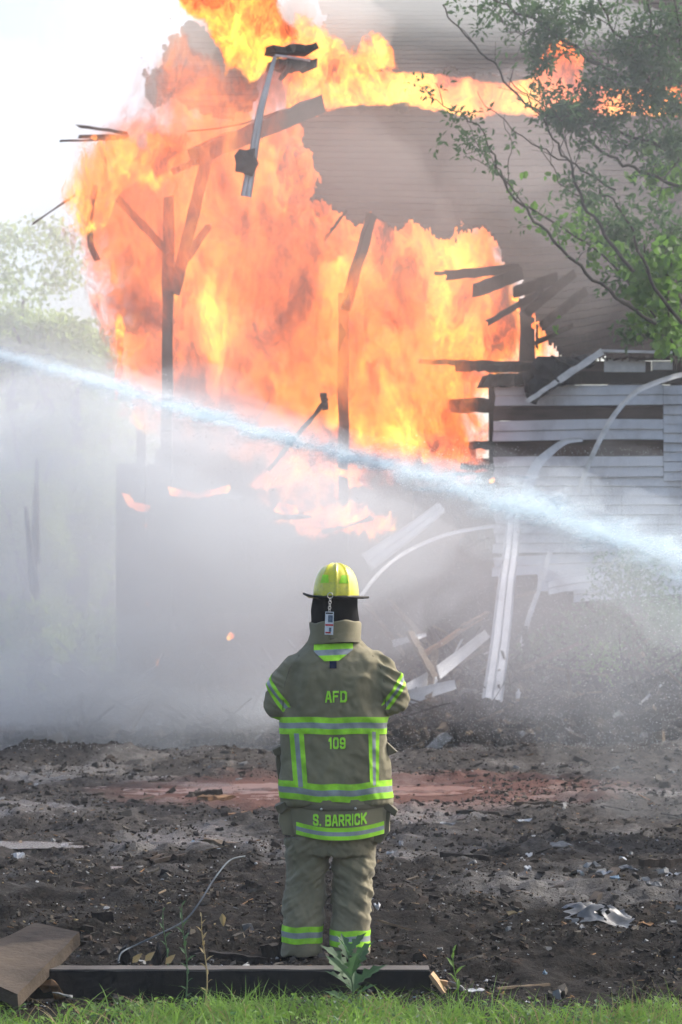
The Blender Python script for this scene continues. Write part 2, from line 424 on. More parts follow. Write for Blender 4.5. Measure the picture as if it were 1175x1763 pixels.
# muddy puddle
def puddle(name, cx, cyy, rx, ry, z, col, rough, seed):
    pts = []
    for i in range(72):
        t = 2*math.pi*i/72; k = 1+.22*float(fbm(math.cos(t)*1.6+seed, math.sin(t)*1.6, 2, 3))
        pts.append((cx+rx*k*math.cos(t), cyy+ry*k*math.sin(t), z))
    m_ = MB(); m_.v = [(cx, cyy, z)]+pts; m_.f = [(0, i+1, (i+1) % 72+1) for i in range(72)]; m_.m = [0]*72
    t = NT(name); c = t.ramp(t.noise(1.5, 5), [(.3, col), (.7, tuple(q*1.35 for q in col))])
    return m_.build(name, t.done(t.bsdf(c, rough, t.bump(t.noise(9, 3), .05, .01), spec=.5)), origin=(cx, cyy, z), recalc=False, kind='structure')
puddle('puddle', -.7, 27.9, 2.1, 1.5, -.016, (.12, .05, .036), .3, 1)
puddle('puddle', -2.6, 20.5, .8, .35, .02, (.08, .06, .05), .2, 4)
puddle('puddle', -1.45, 18.6, .42, .16, .012, (.09, .06, .05), .2, 8)
puddle('puddle', 2.8, 21.6, .9, .3, .02, (.05, .045, .04), .25, 12)

# ================================================================== HOUSE
HY = 40.0
house = empty('burning_house', (2.5, HY, 0), 'two storey timber house in flames with torn shingle roof and white siding at the right', 'house')
def seg(m_, a, b, Ya, Yb, w_, h_, n=6, jit=.012, rag=0., **k): m_.beam(P(a[0], a[1], Ya), P(b[0], b[1], Yb), w_, h_, n=n, jit=jit, rag=rag, **k)
def part(name, mat, fn, parent=house, **k):
    m_ = MB(); fn(m_); return m_.build(name, mat, parent, **k)
PXM = F/HY
def W(px, Y=HY): return px*Y/F
zg = lambda p: Vector((p.x, p.y, 0.0))
# upright posts
def post(px, pytop, Y, wpx, lean=0, pybot=None):
    a = P(px, pytop, Y); b = Vector((a.x+lean, Y, -.1)) if pybot is None else P(px+lean, pybot, Y)
    part('post', M['char'], lambda m_: m_.beam(b, a, W(wpx), W(wpx)*.9, n=14, jit=.014, rag=.05))
post(291, 345, 40, 19, -.04)
post(592, 510, 39.42, 18, -.02)
post(908, 515, 40.6, 26, 0.0)
post(851, 648, 40.25, 17, 0.0)
post(240, 430, 45, 16, .1)
post(410, 300, 46.5, 18, .1)
post(720, 380, 46.5, 20, .0)
post(1165, 615, 40.3, 18, 0)
# braces and rafters
for (a, b, Ya, Yb, w_) in [((300, 505), (357, 272), 39.9, 39.9, 20), ((290, 436), (203, 342), 39.9, 39.9, 15), ((303, 470), (402, 328), 40.5, 44, 11),
                           ((593, 535), (641, 368), 39.36, 39.6, 17), ((556, 414), (486, 340), 43, 43, 15), ((558, 415), (594, 366), 39.8, 39.8, 5),
                           ((462, 810), (562, 690), 38.8, 38.8, 8), ((562, 706), (557, 680), 38.8, 38.8, 10)]:
    part('brace', M['char'], lambda m_: seg(m_, a, b, Ya, Yb, W(w_), W(w_)*.8, 10, .012, .06))
for (a, b, Ya, Yb, w_, h_) in [((336, 270), (545, 182), 39.7, 41.2, 26, 30), ((296, 296), (342, 276), 39.6, 39.7, 10, 11), ((420, 232), (640, 168), 42.5, 44, 12, 16),
                               ((500, 190), (880, 190), 43.3, 43.3, 14, 10)]:
    part('rafter', M['char'], lambda m_: seg(m_, a, b, Ya, Yb, W(w_), W(h_), 12, .016, .1))
for (pts, r_) in [([(165, 318), (158, 350), (154, 390), (157, 425), (168, 448)], .045), ]:
    part('bent_pole', M['char'], lambda m_: m_.tube([P(a, b, 39.5) for a, b in pts], r_, 6))
part('wire', M['char'], lambda m_: m_.tube([P(322, 226, 40), P(370, 222, 40), (P(420, 213, 40)), P(480, 192, 40)], .012, 5))
# fragments that stick out at the left eave
for (a, b, w_, h_) in [((220, 238), (103, 243), 3, 3), ((220, 229), (138, 217), 4, 5), ((222, 234), (142, 236), 4, 6), ((235, 262), (176, 262), 10, 8), ((150, 322), (58, 384), 3, 3)]:
    part('broken_batten', M['char_brown'], lambda m_: seg(m_, a, b, 40.5, 40.2, W(w_), W(h_), 5, .01, .08))
# joist ends left of the siding
for (a, b, Ya, Yb, w_, h_) in [((985, 631), (733, 622), 39.95, 39.6, 10, 7), ((940, 633), (798, 634), 39.85, 39.75, 12, 11), ((1000, 652), (833, 656), 39.95, 39.9, 14, 20),
                               ((1000, 698), (779, 698), 40.3, 40.1, 16, 24), ((1000, 765), (803, 767), 40.3, 40.1, 14, 13), ((1000, 803), (808, 804), 40.3, 40.1, 12, 9),
                               ((1000, 818), (788, 816), 40.3, 40.0, 8, 4), ((1000, 822), (820, 824), 40.4, 40.2, 10, 8)]:
    part('joist', M['char'], lambda m_: seg(m_, a, b, Ya, Yb, W(w_), W(h_), 16, .02, .12))
for (a, b, w_) in [((276, 858), (412, 856), 9), ((198, 872), (270, 892), 8), ((455, 892), (530, 890), 7), ((555, 916), (642, 890), 7)]:
    part('charred_plate', M['char'], lambda m_: seg(m_, a, b, 38.25, 38.3, W(w_), W(w_), 8, .015, .08))
# splayed roof boards
for (a, b, w_) in [((895, 462), (770, 474), 17), ((775, 470), (752, 471), 5), ((900, 470), (818, 500), 24), ((935, 500), (842, 555), 11), ((990, 470), (905, 540), 17),
                   ((1010, 500), (935, 560), 16), ((960, 478), (880, 505), 20), ((985, 560), (925, 590), 8), ((925, 560), (925, 600), 4)]:
    part('roof_board', M['shingle'], lambda m_: seg(m_, a, b, 40.0, 39.7, .03, W(w_), 8, .01, .06, up=Vector((0, -.3, 1))))
# --- sheathing boards behind the siding (dark, horizontal)
XL = P(852, 700, HY).x; XR = 8.0
zt = P(900, 612, HY).z
z = .9; i = 0
while z < zt-.08:
    x = XL + rng.uniform(-.02, .02)
    while x < XR:
        L = rng.uniform(1.2, 2.6); x1 = min(x+L, XR)
        part('sheathing_board', M['sheath'], lambda m_: m_.box(((x+x1)/2, HY+.07+rng.uniform(-.004, .004), z+.085), (x1-x-.008, .022, .162)))
        x = x1
    z += .17
# --- white siding: double-lap panels
def siding(x0, x1, ztop, zbot, y=HY, ragl=0.0, droop=0.0, name='siding_panel', bulge=0.0):
    m_ = MB(); H = ztop-zbot; n = max(4, int((x1-x0)/.12)); prof = [(0.002, H), (0.03, H*.5+.004), (0.002, H*.5-.006), (0.032, .0), (0.0, .0)]
    vs_ = []
    for i in range(n+1):
        t = i/n; x = x0+(x1-x0)*t
        dz = droop*(1-t)**2 + .006*math.sin(x*2.1+ztop*7); dy = -bulge*(1-t)**2 + .008*math.sin(x*1.3+ztop*11)
        for q, (o_, hz) in enumerate(prof):
            xx = x+(rng.uniform(-ragl, ragl) if i == 0 else 0)
            vs_.append((xx, y-o_+dy, zbot+hz+dz))
    m_.add(vs_, [(i*5+j, i*5+j+1, (i+1)*5+j+1, (i+1)*5+j) for i in range(n) for j in range(4)])
    vb = [(a, b+.012, c) for a, b, c in vs_]
    m_.add(vb, [(i*5+j, i*5+j+1, (i+1)*5+j+1, (i+1)*5+j) for i in range(n) for j in range(4)])
    return m_.build(name, M['vinyl'], house, recalc=False)
def zpy(py): return P(900, py, HY).z
xe = P(1142, 700, HY).x
rowsL = [(662, 697, 853, .03), (722, 757, 848, .02), (785, 820, 850, .03)]
for (a, b, px, dr) in rowsL: siding(P(px, a, HY).x, xe-.003, zpy(a), zpy(b), droop=-.02, ragl=.02)
py = 664; 
while py < 820:
    siding(xe+.003, 5.6, zpy(py), zpy(py+32.6)); siding(5.606, XR, zpy(py), zpy(py+32.6)); py += 32.8
py = 821; k = 0
while py < 985:
    xl = [858, 850, 852, 851, 850, 925][min(k, 5)]
    xs = P(xl, py, HY).x; xm = xs+1.3+.5*(k % 3)
    siding(xs, xm, zpy(py), zpy(py+32.6), ragl=.03, droop=(-.06 if k == 4 else 0)); siding(xm+.006, 5.2+.3*(k % 2), zpy(py), zpy(py+32.6)); siding(5.21+.3*(k % 2), XR, zpy(py), zpy(py+32.6))
    py += 32.8; k += 1
siding(P(985, 985, HY).x, XR, zpy(985), zpy(1012), droop=-.2, bulge=.25)
siding(P(940, 985, HY).x, P(1060, 985, HY).x, zpy(988), zpy(1010), y=HY-.15, droop=-.12, bulge=.35)
# --- head boards, eave, fascia
part('fascia', M['char'], lambda m_: m_.box(((P(905, 650, HY).x+XR)/2, HY-.02, zpy(650)), (XR-P(905, 650, HY).x, .06, .17)))
part('weathered_fascia', M['trim'], lambda m_: m_.box((P(1075, 630, HY).x, HY-.075, zpy(629)), (.58, .03, .2)))
part('weathered_fascia', M['trim'], lambda m_: m_.box((P(1140, 632, HY).x, HY-.075, zpy(630)), (.28, .03, .12)))
part('soffit_board', M['char_brown'], lambda m_: m_.box((P(1140, 616, HY).x+1.25, HY-.1, zpy(616)), (3.4, .12, .09)))
part('soffit_board', M['oldwood'], lambda m_: m_.box((P(1117, 618, HY).x, HY-.17, zpy(618)), (.33, .03, .05)))
part('drip_edge', M['trim'], lambda m_: (m_.beam(P(1035, 604, 39.7), P(1300, 611, 39.7), .09, .035, 10, .004), ))
part('drip_edge', M['trim'], lambda m_: (m_.beam(P(1037, 605, 39.7), P(962, 655, 39.6), .07, .09, 6, .006), m_.beam(P(962, 655, 39.6), P(906, 692, 39.55), .05, .06, 6, .01, rag=.03)))
# crumpled roofing felt
def crumple(mb_, c, r, seed, sx=1, sy=1, sz=1):
    v, f = ICO2; n = fbm(v[:, 0]*1.9+seed, v[:, 1]*1.9, v[:, 2]*1.9, 4, .6)
    v = v*(1+.45*n)[:, None]*np.array((r*sx, r*sy, r*sz)); mb_.add((v+np.array(c)).tolist(), f)
def felt(m_):
    for (a, b, r_, sx, sz) in [(945, 640, .26, 1.2, .8), (925, 662, .2, .9, 1.1), (975, 628, .18, 1.3, .7), (918, 680, .12, .8, 1.1), (1000, 622, .16, 1.2, .6)]:
        crumple(m_, P(a, b, 39.75), r_, a, sx, .6, sz)
part('roofing_felt', M['tarp'], felt)
part('roofing_felt', M['tarp'], lambda m_: m_.beam(P(985, 632, 39.7), P(950, 612, 39.6), .1, .02, 4, .01))
# --- hanging strips of trim
def strip(name, pts, Ys, wid, mat, parent=house, rib=True, thick=.012, wdir=Vector((1, 0, 0)), **k):
    "ribbon with raised edges (a length of vinyl or aluminium channel) along pts"
    c = [P(a, b, y_) for (a, b), y_ in zip(pts, Ys)]
    # resample (catmull)
    q = []
    for i in range(len(c)-1):
        p0, p1, p2, p3 = c[max(i-1, 0)], c[i], c[i+1], c[min(i+2, len(c)-1)]
        for s_ in range(6):
            t = s_/6; q.append(.5*((2*p1)+(p2-p0)*t+(2*p0-5*p1+4*p2-p3)*t*t+(3*p1-p0-3*p2+p3)*t**3))
    q.append(c[-1]); vs_ = []; m_ = MB()
    prof = [(-.5, 0), (-.48, -.03), (-.4, -.03), (-.36, 0), (-.06, .0), (-.03, -.025), (.03, -.025), (.06, 0), (.36, 0), (.4, -.03), (.48, -.03), (.5, 0)] if rib else [(-.5, 0), (-.2, -.01), (.2, -.01), (.5, 0)]
    n = len(prof)
    for i, p in enumerate(q):
        d = (q[min(i+1, len(q)-1)]-q[max(i-1, 0)]).normalized()
        ww = wid[0]+(wid[1]-wid[0])*i/(len(q)-1) if hasattr(wid, '__len__') else wid
        s_ = Vector((0, 1, 0)).cross(d).normalized(); nn = s_.cross(d)
        if nn.y > 0: nn = -nn
        for (u, o_) in prof: vs_.append(p + s_*u*ww - nn*o_*-1*1.0)
    for off in (0, thick):
        b = [(v_ + Vector((0, off, 0))) for v_ in vs_]
        m_.add(b, [(i*n+j, i*n+j+1, (i+1)*n+j+1, (i+1)*n+j) for i in range(len(q)-1) for j in range(n-1)])
    return m_.build(name, mat, parent, recalc=False, **k)
strip('hanging_trim', [(1178, 645), (1158, 649), (1100, 672), (1060, 712), (1030, 764), (1008, 815), (998, 850)], [39.6, 39.4, 39.2, 39.1, 39, 39, 39], .07, M['trim'], rib=False)
strip('hanging_trim', [(1004, 757), (975, 760), (948, 778), (922, 805), (906, 850)], [39.7, 39.6, 39.5, 39.4, 39.3], (.05, .17), M['vinyl'], rib=False)
strip('hanging_trim', [(620, 1028), (655, 985), (700, 950), (770, 920), (850, 906), (900, 905)], [37, 37.4, 38, 38.8, 39.5, 39.8], .05, M['vinyl'], rib=False)
strip('hanging_trim', [(948, 950), (930, 1010), (912, 1060), (898, 1112)], [39.5, 39.2, 39, 38.8], .07, M['trim'], rib=False)
strip('dangling_fascia', [(474, 97), (462, 140), (448, 195), (437, 262), (424, 338)], [38.8, 38.7, 38.6, 38.6, 38.5], (.05, .15), M['vinyl'])
part('torn_felt_patch', M['tarp'], lambda m_: crumple(m_, P(424, 281, 38.5), .17, 3, 1, .2, 1.05))
# --- things at the gable top
def topbox(m_):
    m_.beam(P(462, 88, 41), P(536, 86, 41.3), .5, W(12), 8, .03, rag=.05); m_.beam(P(470, 112, 41), P(534, 114, 41.3), .4, W(14), 8, .03, rag=.05)
part('ridge_board', M['char'], topbox)
part('ridge_board', M['char'], lambda m_: m_.beam(P(500, 110, 40.9), P(483, 137, 40.8), .06, .06, 4, .01))
part('drip_edge', M['vinyl'], lambda m_: m_.beam(P(474, 95, 40.7), P(534, 104, 40.7), .03, .025, 4, .004))
# --- roofs: shingle tabs on decks
def roof_z(u, v, x):  # unused helper placeholder for readability
    return u
def roof(name_deck, A, B, xs0, xs1, poly, expo, tabw, sag=None, edge_noise=8):
    "A,B = (Y,z) of bottom and top edge; poly in photo pixels limits what is left of the roof"
    (Ya, za), (Yb, zb) = A, B; L = math.hypot(Yb-Ya, zb-za); sy, sz = (Yb-Ya)/L, (zb-za)/L
    ny, nz = -sz, sy
    def pt(x, s_, o_=0.0):
        y = Ya+sy*s_+ny*o_; z_ = za+sz*s_+nz*o_
        if sag: z_ += sag(x, s_/L)
        return (x, y, z_)
    deck = MB(); sh = MB()
    def inside(pts):
        pp = [PIX(*pt(*q)) for q in pts]; px = np.array([a for a, _ in pp]); py = np.array([b for _, b in pp])
        e = edge_noise*fbm(px*.045, py*.045, 3, 5, .7); e = np.where((px > 200) & (px < 985), e, 0)
        return inpoly(px+e, py+e*1.2, poly)
    def slab(m_, x0, x1, s0, s1, oa, ob, th):
        a = [pt(x0, s0, oa), pt(x1, s0, oa), pt(x1, s1, ob), pt(x0, s1, ob)]; b = [pt(x0, s0, oa-th), pt(x1, s0, oa-th), pt(x1, s1, ob-th), pt(x0, s1, ob-th)]
        m_.add(a+b, [(0, 1, 2, 3), (7, 6, 5, 4), (0, 4, 5, 1), (1, 5, 6, 2), (2, 6, 7, 3), (3, 7, 4, 0)])
    nr = int(L/expo); tabs = []
    for r_ in range(nr+1):
        x = xs0 - rng.uniform(0, tabw)
        while x < xs1: wd = tabw*rng.uniform(.92, 1.0); tabs.append((r_*expo, x, wd)); x += wd
    K = [(i, j) for i in range(4) for j in range(4)]
    allp = [(x+wd*(i+.5)/4, s0+expo*(j+.5)/4) for (s0, x, wd) in tabs for (i, j) in K]; res = inside(allp).reshape(-1, 4, 4)
    for (s0, x, wd), g in zip(tabs, res):
        o0 = .018+rng.uniform(0, .016); drop = rng.uniform(0, .02)
        if g.all():
            slab(sh, x, x+wd-.008, s0-drop, s0+expo*1.15, o0, .004, .014)
            if rng.random() > .02: slab(deck, x-.02, x+wd+.02, s0, s0+expo+.01, -.01, -.01, .04)
        elif g.any():
            for i in range(4):
                k_ = np.nonzero(g[i])[0]
                if len(k_) == 0: continue
                a0 = s0+expo*k_[0]/4-rng.uniform(-.01, .05)*(k_[0] > 0); a1 = s0+expo*(k_[-1]+1)/4+(.02 if k_[-1] == 3 else rng.uniform(0, .02))
                slab(sh, x+wd*i/4, x+wd*(i+1)/4+.002, a0, a1, o0+rng.uniform(-.004, .004), .006, .014)
                if rng.random() < .7: slab(deck, x+wd*i/4, x+wd*(i+1)/4+.002, a0+.01, a1, -.01, -.01, .03)
    deck.build(name_deck, M['sheath'], house, recalc=False, kind='stuff')
    sh.build('shingles', M['shingle'], house, recalc=False, kind='stuff')
lower = [(500, 188), (519, 215), (531, 262), (548, 300), (534, 343), (566, 352), (598, 372), (612, 388), (640, 368), (668, 380), (690, 372), (730, 388), (762, 412), (790, 398), (835, 392),
         (852, 396), (870, 455), (905, 478), (900, 500), (922, 545), (948, 590), (975, 616), (1500, 616), (1500, 186), (850, 188), (760, 176), (640, 186)]
sagf = lambda x, v: -.38*math.exp(-((x-2.9)/1.3)**2)*(1-v)**2*1.0 - .06*math.sin(x*1.1)*(1-v)
roof('roof_deck', (40.0-.25, zpy(612)), (43.0, P(600, 184, 43).z), -1.2, 9, lower, .135, .1, sagf, 9)
upper = [(548, -20), (556, 60), (590, 95), (612, 120), (690, 124), (1500, 134), (1500, -500), (300, -500), (470, -60)]
roof('roof_deck', (43.0, P(800, 134, 43).z), (46.3, P(800, -70, 46.3).z), -2.5, 9, upper, .15, .13, None, 10)
chunk = [(258, 170), (250, 130), (276, 100), (282, 70), (300, 45), (345, 40), (380, 60), (430, 90), (440, 140), (428, 190), (380, 200), (330, 185), (300, 170), (270, 190)]
roof('roof_deck', (42.6, P(300, 205, 42.6).z), (44.2, P(300, 30, 44.2).z), -4, -1, chunk, .14, .1, None, 10)
# burning band between the roofs: plates and rafters tails
part('wall_plate', M['char'], lambda m_: seg(m_, (500, 168), (1300, 172), 43.6, 43.6, .2, .14, 20, .01))
part('knee_wall', M['char_brown'], lambda m_: m_.box((P(900, 160, 44.4).x+.9, 44.4, P(900, 160, 44.4).z), (9.2, .08, 1.5)))
for px in range(560, 1200, 62):
    part('rafter_tail', M['char'], lambda m_: seg(m_, (px, 188), (px+3, 125), 43.45, 43.7, .05, .1, 4, .01))
# interior back wall and side wall, burnt
def backwall(m_):
    x = -3.7
    while x < 8:
        wd = rng.uniform(.25, .4); top = 5.2+.9*float(fbm(x*.9, 0, 3, 3)) - .3*max(0, (-1.4-x)/1.6)**1.2
        m_.box((x+wd/2, 47+rng.uniform(-.012, .012), top/2), (wd+.03, .04+.004*(int(x*10)%5), top)); x += wd
def frontwreck(m_):
    x = -1.6
    while x < 2.0:
        wd = rng.uniform(.14, .3); top = 1.7+.9*float(fbm(x*.8+3, 0, 5, 4))+.5*math.exp(-((x+2.3)/.6)**2)+rng.uniform(-.1, .1); 
        m_.box((x+wd/2, 41.6+rng.uniform(-.2, .2), top/2), (wd+.03, .05, top), Matrix.Rotation(rng.uniform(-.16, .16), 3, 'Y')); x += wd*.8
part('burnt_wall', M['char'], frontwreck)
part('interior_wall', M['char_brown'], backwall)
part('side_wall', M['char_brown'], lambda m_: m_.box((7.96, 43.6, 2.7), (.06, 6.8, 5.4)))
def upfloor(m_):
    x = 2.0
    while x < 7.9: m_.box((x, 43.7, 2.9), (.1, 6.2, .18), mi=0); x += .42
part('floor_joists', M['char'], upfloor)

# ================================================================== FLAMES
fl = []
def flame(name, poly, Y, th, mat, label, heat=.5, **k):
    fl.append(flame_body(name, poly, Y, th, mat, heat, label=label, cat='flame', **k))
flame('house_fire', [(112, 330), (150, 235), (205, 205), (262, 165), (345, 165), (470, 150), (540, 185), (600, 240), (700, 280), (870, 320), (915, 430), (985, 560), (985, 640), (860, 700), (856, 830), (780, 850), (640, 850), (560, 905), (420, 870), (440, 830), (380, 790), (300, 770), (240, 750), (205, 730), (188, 720), (160, 560), (120, 470), (95, 400)],
      43.0, .9, M['flame'], 'great body of orange fire filling the open frame of the house', .47, res=.06, edge_w=1.15,
      hot=[(330, 680, 1.0, -.5), (440, 670, 1.0, -.5), (400, 780, 1.0, -.4), (250, 720, .6, -.3), (500, 600, .5, -.2), (320, 210, 1.2, .3), (215, 290, 1.3, .38), (440, 300, 1.0, .02), (650, 520, .9, .12), (540, 690, .6, .4), (590, 720, .8, .3), (690, 650, 1.1, .32), (720, 740, .8, .22), (780, 560, .6, -.02), (820, 420, .9, -.16), (880, 560, .7, -.22), (330, 560, .6, -.25), (450, 560, 1.0, -.2), (260, 530, .6, -.05), (640, 440, .8, .06)])
flame('gable_fire', [(275, -40), (300, 30), (345, 50), (375, 110), (380, 165), (395, 190), (405, 130), (430, 160), (452, 140), (490, 110), (535, 60), (500, 20), (475, -60), (380, -90)],
      41.3, .45, M['flame_hot'], 'bright yellow flames leaping above the broken gable at the top', .78, res=.05, edge_w=.3)
flame('eave_fire', [(480, 190), (500, 105), (560, 80), (640, 118), (700, 115), (800, 128), (870, 135), (905, 130), (935, 70), (980, 55), (1015, 100), (1010, 140), (1100, 145), (1200, 140), (1200, 215), (1080, 205), (990, 215), (900, 205), (820, 215), (700, 186), (600, 190), (520, 215)],
      42.85, .25, M['flame_hot'], 'long band of yellow fire running between the two roof slopes', .72, res=.045, edge_w=.2,
      hot=[(640, 130, .5, .2), (980, 110, .6, -.25), (1080, 180, .5, -.1)])
flame('ridge_fire', [(470, 60), (500, 10), (560, 30), (610, 70), (640, 40), (690, 75), (700, 125), (640, 150), (560, 160), (500, 190), (470, 150)], 42.2, .3, M['flame_lick'], 'thin yellow flames and glow left of the upper roof slope', .6, res=.05, edge_w=.4)
flame('back_fire', [(110, 300), (120, 230), (200, 190), (235, 90), (280, 10), (400, -60), (560, -60), (640, 20), (700, 60), (720, 140), (640, 200), (500, 240), (300, 260), (200, 330)],
      45.5, .4, M['flame_glow'], 'dull orange fire glowing through smoke behind the broken gable', .42, res=.07, edge_w=1.1)
flame('front_fire', [(100, 330), (105, 235), (190, 190), (225, 130), (265, 60), (310, 25), (400, 30), (470, 60), (530, 110), (530, 190), (520, 260), (550, 330), (620, 400), (700, 400), (800, 470), (850, 600), (850, 780), (760, 820), (640, 800), (540, 740), (450, 700), (420, 600), (330, 560), (260, 620), (200, 690), (170, 580), (130, 480)],
      39.2, .3, M['flame_veil'], 'thin translucent flames and glow in front of the burnt frame', .5, res=.07, edge_w=.9, hot=[(330, 560, .8, -.2), (450, 600, .8, -.2)])
flame('corner_fire', [(95, 330), (130, 240), (190, 205), (250, 190), (330, 215), (345, 290), (300, 340), (215, 350), (180, 420), (160, 520), (130, 500), (120, 420), (100, 390)],
      39.5, .4, M['flame_hot'], 'yellow flames curling round the left corner of the house', .7, res=.05, edge_w=.8, hot=[(160, 440, .5, -.1)])
flame('post_fire', [(530, 720), (545, 640), (560, 590), (575, 500), (585, 430), (600, 470), (612, 560), (608, 640), (640, 560), (665, 600), (690, 560), (700, 640), (745, 640), (790, 700), (830, 740), (835, 800), (790, 830), (700, 800), (620, 780), (560, 770), (510, 740), (500, 700)],
      39.45, .25, M['flame_hot'], 'hot yellow flames climbing the post left of the white siding', .62, res=.045, edge_w=.6, hot=[(545, 700, .5, .3), (710, 680, .6, .15)])
flame('left_post_fire', [(190, 690), (196, 620), (192, 560), (200, 515), (212, 535), (222, 560), (216, 640), (205, 700)], 40.2, .12, M['flame_lick'], 'thin orange flame running up the far left post', .5, res=.03, edge_w=.12)
def lick(poly, Y, label, heat=.5, th=.12, mat='flame_fine', ew=.1):
    fl.append(flame_body('small_flame', poly, Y, th, M[mat], heat, res=.018, edge_w=ew, bump=.05, label=label, cat='flame', group='small flames low in the smoke'))
lick([(205, 845), (225, 848), (235, 862), (262, 868), (258, 884), (232, 882), (214, 868)], 38, 'small orange flame below the left end of the water jet')
lick([(286, 832), (300, 838), (340, 846), (372, 838), (402, 832), (396, 850), (340, 862), (290, 856)], 38, 'low row of orange flames under the middle left post')
lick([(420, 835), (455, 800), (500, 775), (560, 778), (630, 800), (650, 850), (600, 845), (540, 830), (470, 850), (430, 850)], 39.5, 'salmon sheet of fire just under the water jet', .42, .25, 'flame_lick', .2)
lick([(440, 905), (480, 870), (540, 862), (590, 850), (650, 862), (700, 880), (690, 925), (640, 940), (600, 925), (540, 940), (500, 920)], 39.4, 'faint red fire in the rubble below the salmon sheet of flame', .3, .25, 'flame_lick', .35)
lick([(560, 912), (585, 893), (620, 880), (636, 862), (634, 892), (600, 908)], 38, 'orange flame licking up above the yellow helmet')
lick([(465, 880), (480, 862), (512, 868), (520, 885), (490, 892)], 38.4, 'faint pink flame left of and above the helmet', .4)
lick([(243, 896), (252, 902), (262, 905), (248, 910)], 37.5, 'tiny flame spot under the leftmost small flame')
lick([(386, 1095), (396, 1085), (410, 1092), (404, 1102), (390, 1106)], 36.5, 'small glowing flame in the grey smoke left of the hood', .4)
lick([(265, 1142), (272, 1130), (279, 1134), (274, 1147), (267, 1150)], 36.5, 'lowest tiny flame in the smoke at left')
lick([(250, 1040), (254, 1033), (258, 1040), (254, 1044)], 36.5, 'tiny upright flame in the smoke high at left')
lick([(262, 1084), (266, 1078), (269, 1084), (265, 1088)], 36.5, 'tiny spark of flame between two others at left')
lick([(664, 905), (668, 878), (676, 872), (674, 890), (668, 912)], 38, 'thin flame tongue under the jet right of the helmet', .45)
lick([(640, 935), (644, 905), (648, 910), (646, 938)], 38, 'faint red flame thread right above the helmet', .3)
for (a, b, dx, dy) in [(888, 508, 9, 16), (893, 530, 5, 10), (919, 541, 5, 9), (918, 560, 5, 9), (893, 560, 3, 7), (892, 592, 3, 4)]:
    LBL = {888: 'curl of flame at the top left of the charred post', 919: 'flame on the right side of the charred post', 918: 'lower flame on the right side of the charred post'}
    lick([(a-dx, b+dy*.6), (a-dx*.4, b-dy), (a+dx, b-dy*.4), (a+dx*.6, b+dy)], 40.2, LBL.get(a) or {530: 'second flame down the left side of the charred post', 560: 'small flame midway on the left of the charred post', 592: 'lowest spark on the left of the charred post'}[b], .8, .06, 'flame_fine', .05)
lick([(921, 765), (924, 752), (927, 766), (924, 775)], 39.9, 'pin thin flame showing in the lower gap of the siding', .4, .03)
lick([(840, 826), (848, 820), (858, 824), (852, 832), (842, 832)], 40, 'little flame at the foot of the siding corner', .7, .05)

# ================================================================== WATER JET
def jet():
    t = NT('jet_water'); n_ = t.noise(2.6, 9, .75, t.vmath('MULTIPLY', t.pos, (.8, .3, 2.4)), dist=.3)
    e = t.attr('edge'); a = t.mapr(t.math('ADD', e, t.math('MULTIPLY', t.math('SUBTRACT', n_, .5), 3.0)), .3, 1.6, 0, .6, True)
    d = t.n.new('ShaderNodeBsdfDiffuse'); t.link(t.ramp(t.noise(2.5, 6, .7), [(.3, (.48, .62, .72)), (.65, (.68, .76, .8))]), d.inputs[0])
    tl = t.n.new('ShaderNodeBsdfTranslucent'); tl.inputs[0].default_value = (.58, .7, .78, 1)
    m1 = t.n.new('ShaderNodeMixShader'); m1.inputs[0].default_value = .55; t.link(d.outputs[0], m1.inputs[1]); t.link(tl.outputs[0], m1.inputs[2])
    tr = t.n.new('ShaderNodeBsdfTransparent'); mx = t.n.new('ShaderNodeMixShader')
    t.link(a, mx.inputs[0]); t.link(tr.outputs[0], mx.inputs[1]); t.link(m1.outputs[0], mx.inputs[2])
    return t.done(mx.outputs[0])
M['jet'] = jet()
JC = [(-60, 596, 37.5), (0, 612, 36.8), (120, 642, 35.2), (250, 684, 33.5), (400, 728, 31.8), (550, 772, 30), (700, 812, 28), (830, 848, 26.5), (950, 885, 25), (1060, 922, 23.8), (1180, 962, 22.5), (1320, 1010, 21)]
JR = [18, 18, 17, 17, 18, 19, 22, 29, 36, 40, 44, 48]
def catm(c, m_=8):
    q = []
    for i in range(len(c)-1):
        p0, p1, p2, p3 = [np.array(c[j]) for j in (max(i-1, 0), i, i+1, min(i+2, len(c)-1))]
        for s_ in range(m_):
            t = s_/m_; q.append(.5*((2*p1)+(p2-p0)*t+(2*p0-5*p1+4*p2-p3)*t*t+(3*p1-p0-3*p2+p3)*t**3))
    q.append(np.array(c[-1])); return q
def jet_tube(name, scale, mat, seed, drop=0., **k):
    c = catm([(*P(a, b, y_), r_*y_/F*scale) for (a, b, y_), r_ in zip(JC, JR)], 26)
    c = np.array(c); n = 28; vs_ = []; ed = []
    for i, (x, y, z_, r_) in enumerate(c):
        for j in range(n):
            t = 2*math.pi*j/n
            k_ = 1+.3*float(fbm(i*.06+seed, math.cos(t)*1.2, math.sin(t)*1.2, 4))
            dn = 1.0+ (drop if math.sin(t) < 0 else 0)*abs(math.sin(t))
            vs_.append((x+math.cos(t)*r_*.25*k_, y+math.cos(t)*r_*k_, z_+math.sin(t)*r_*k_*dn)); ed.append(1-abs(math.sin(t))**1.5)
    m_ = MB(); m_.add(vs_, [(i*n+j, i*n+(j+1) % n, (i+1)*n+(j+1) % n, (i+1)*n+j) for i in range(len(c)-1) for j in range(n)])
    m_.attr = {'edge': ed}
    return m_.build(name, mat, smooth=True, recalc=False, **k)
jt = empty('water_jet', P(600, 785, 29.3), 'long white jet of hose water crossing from right to left in front of the fire', 'water jet')
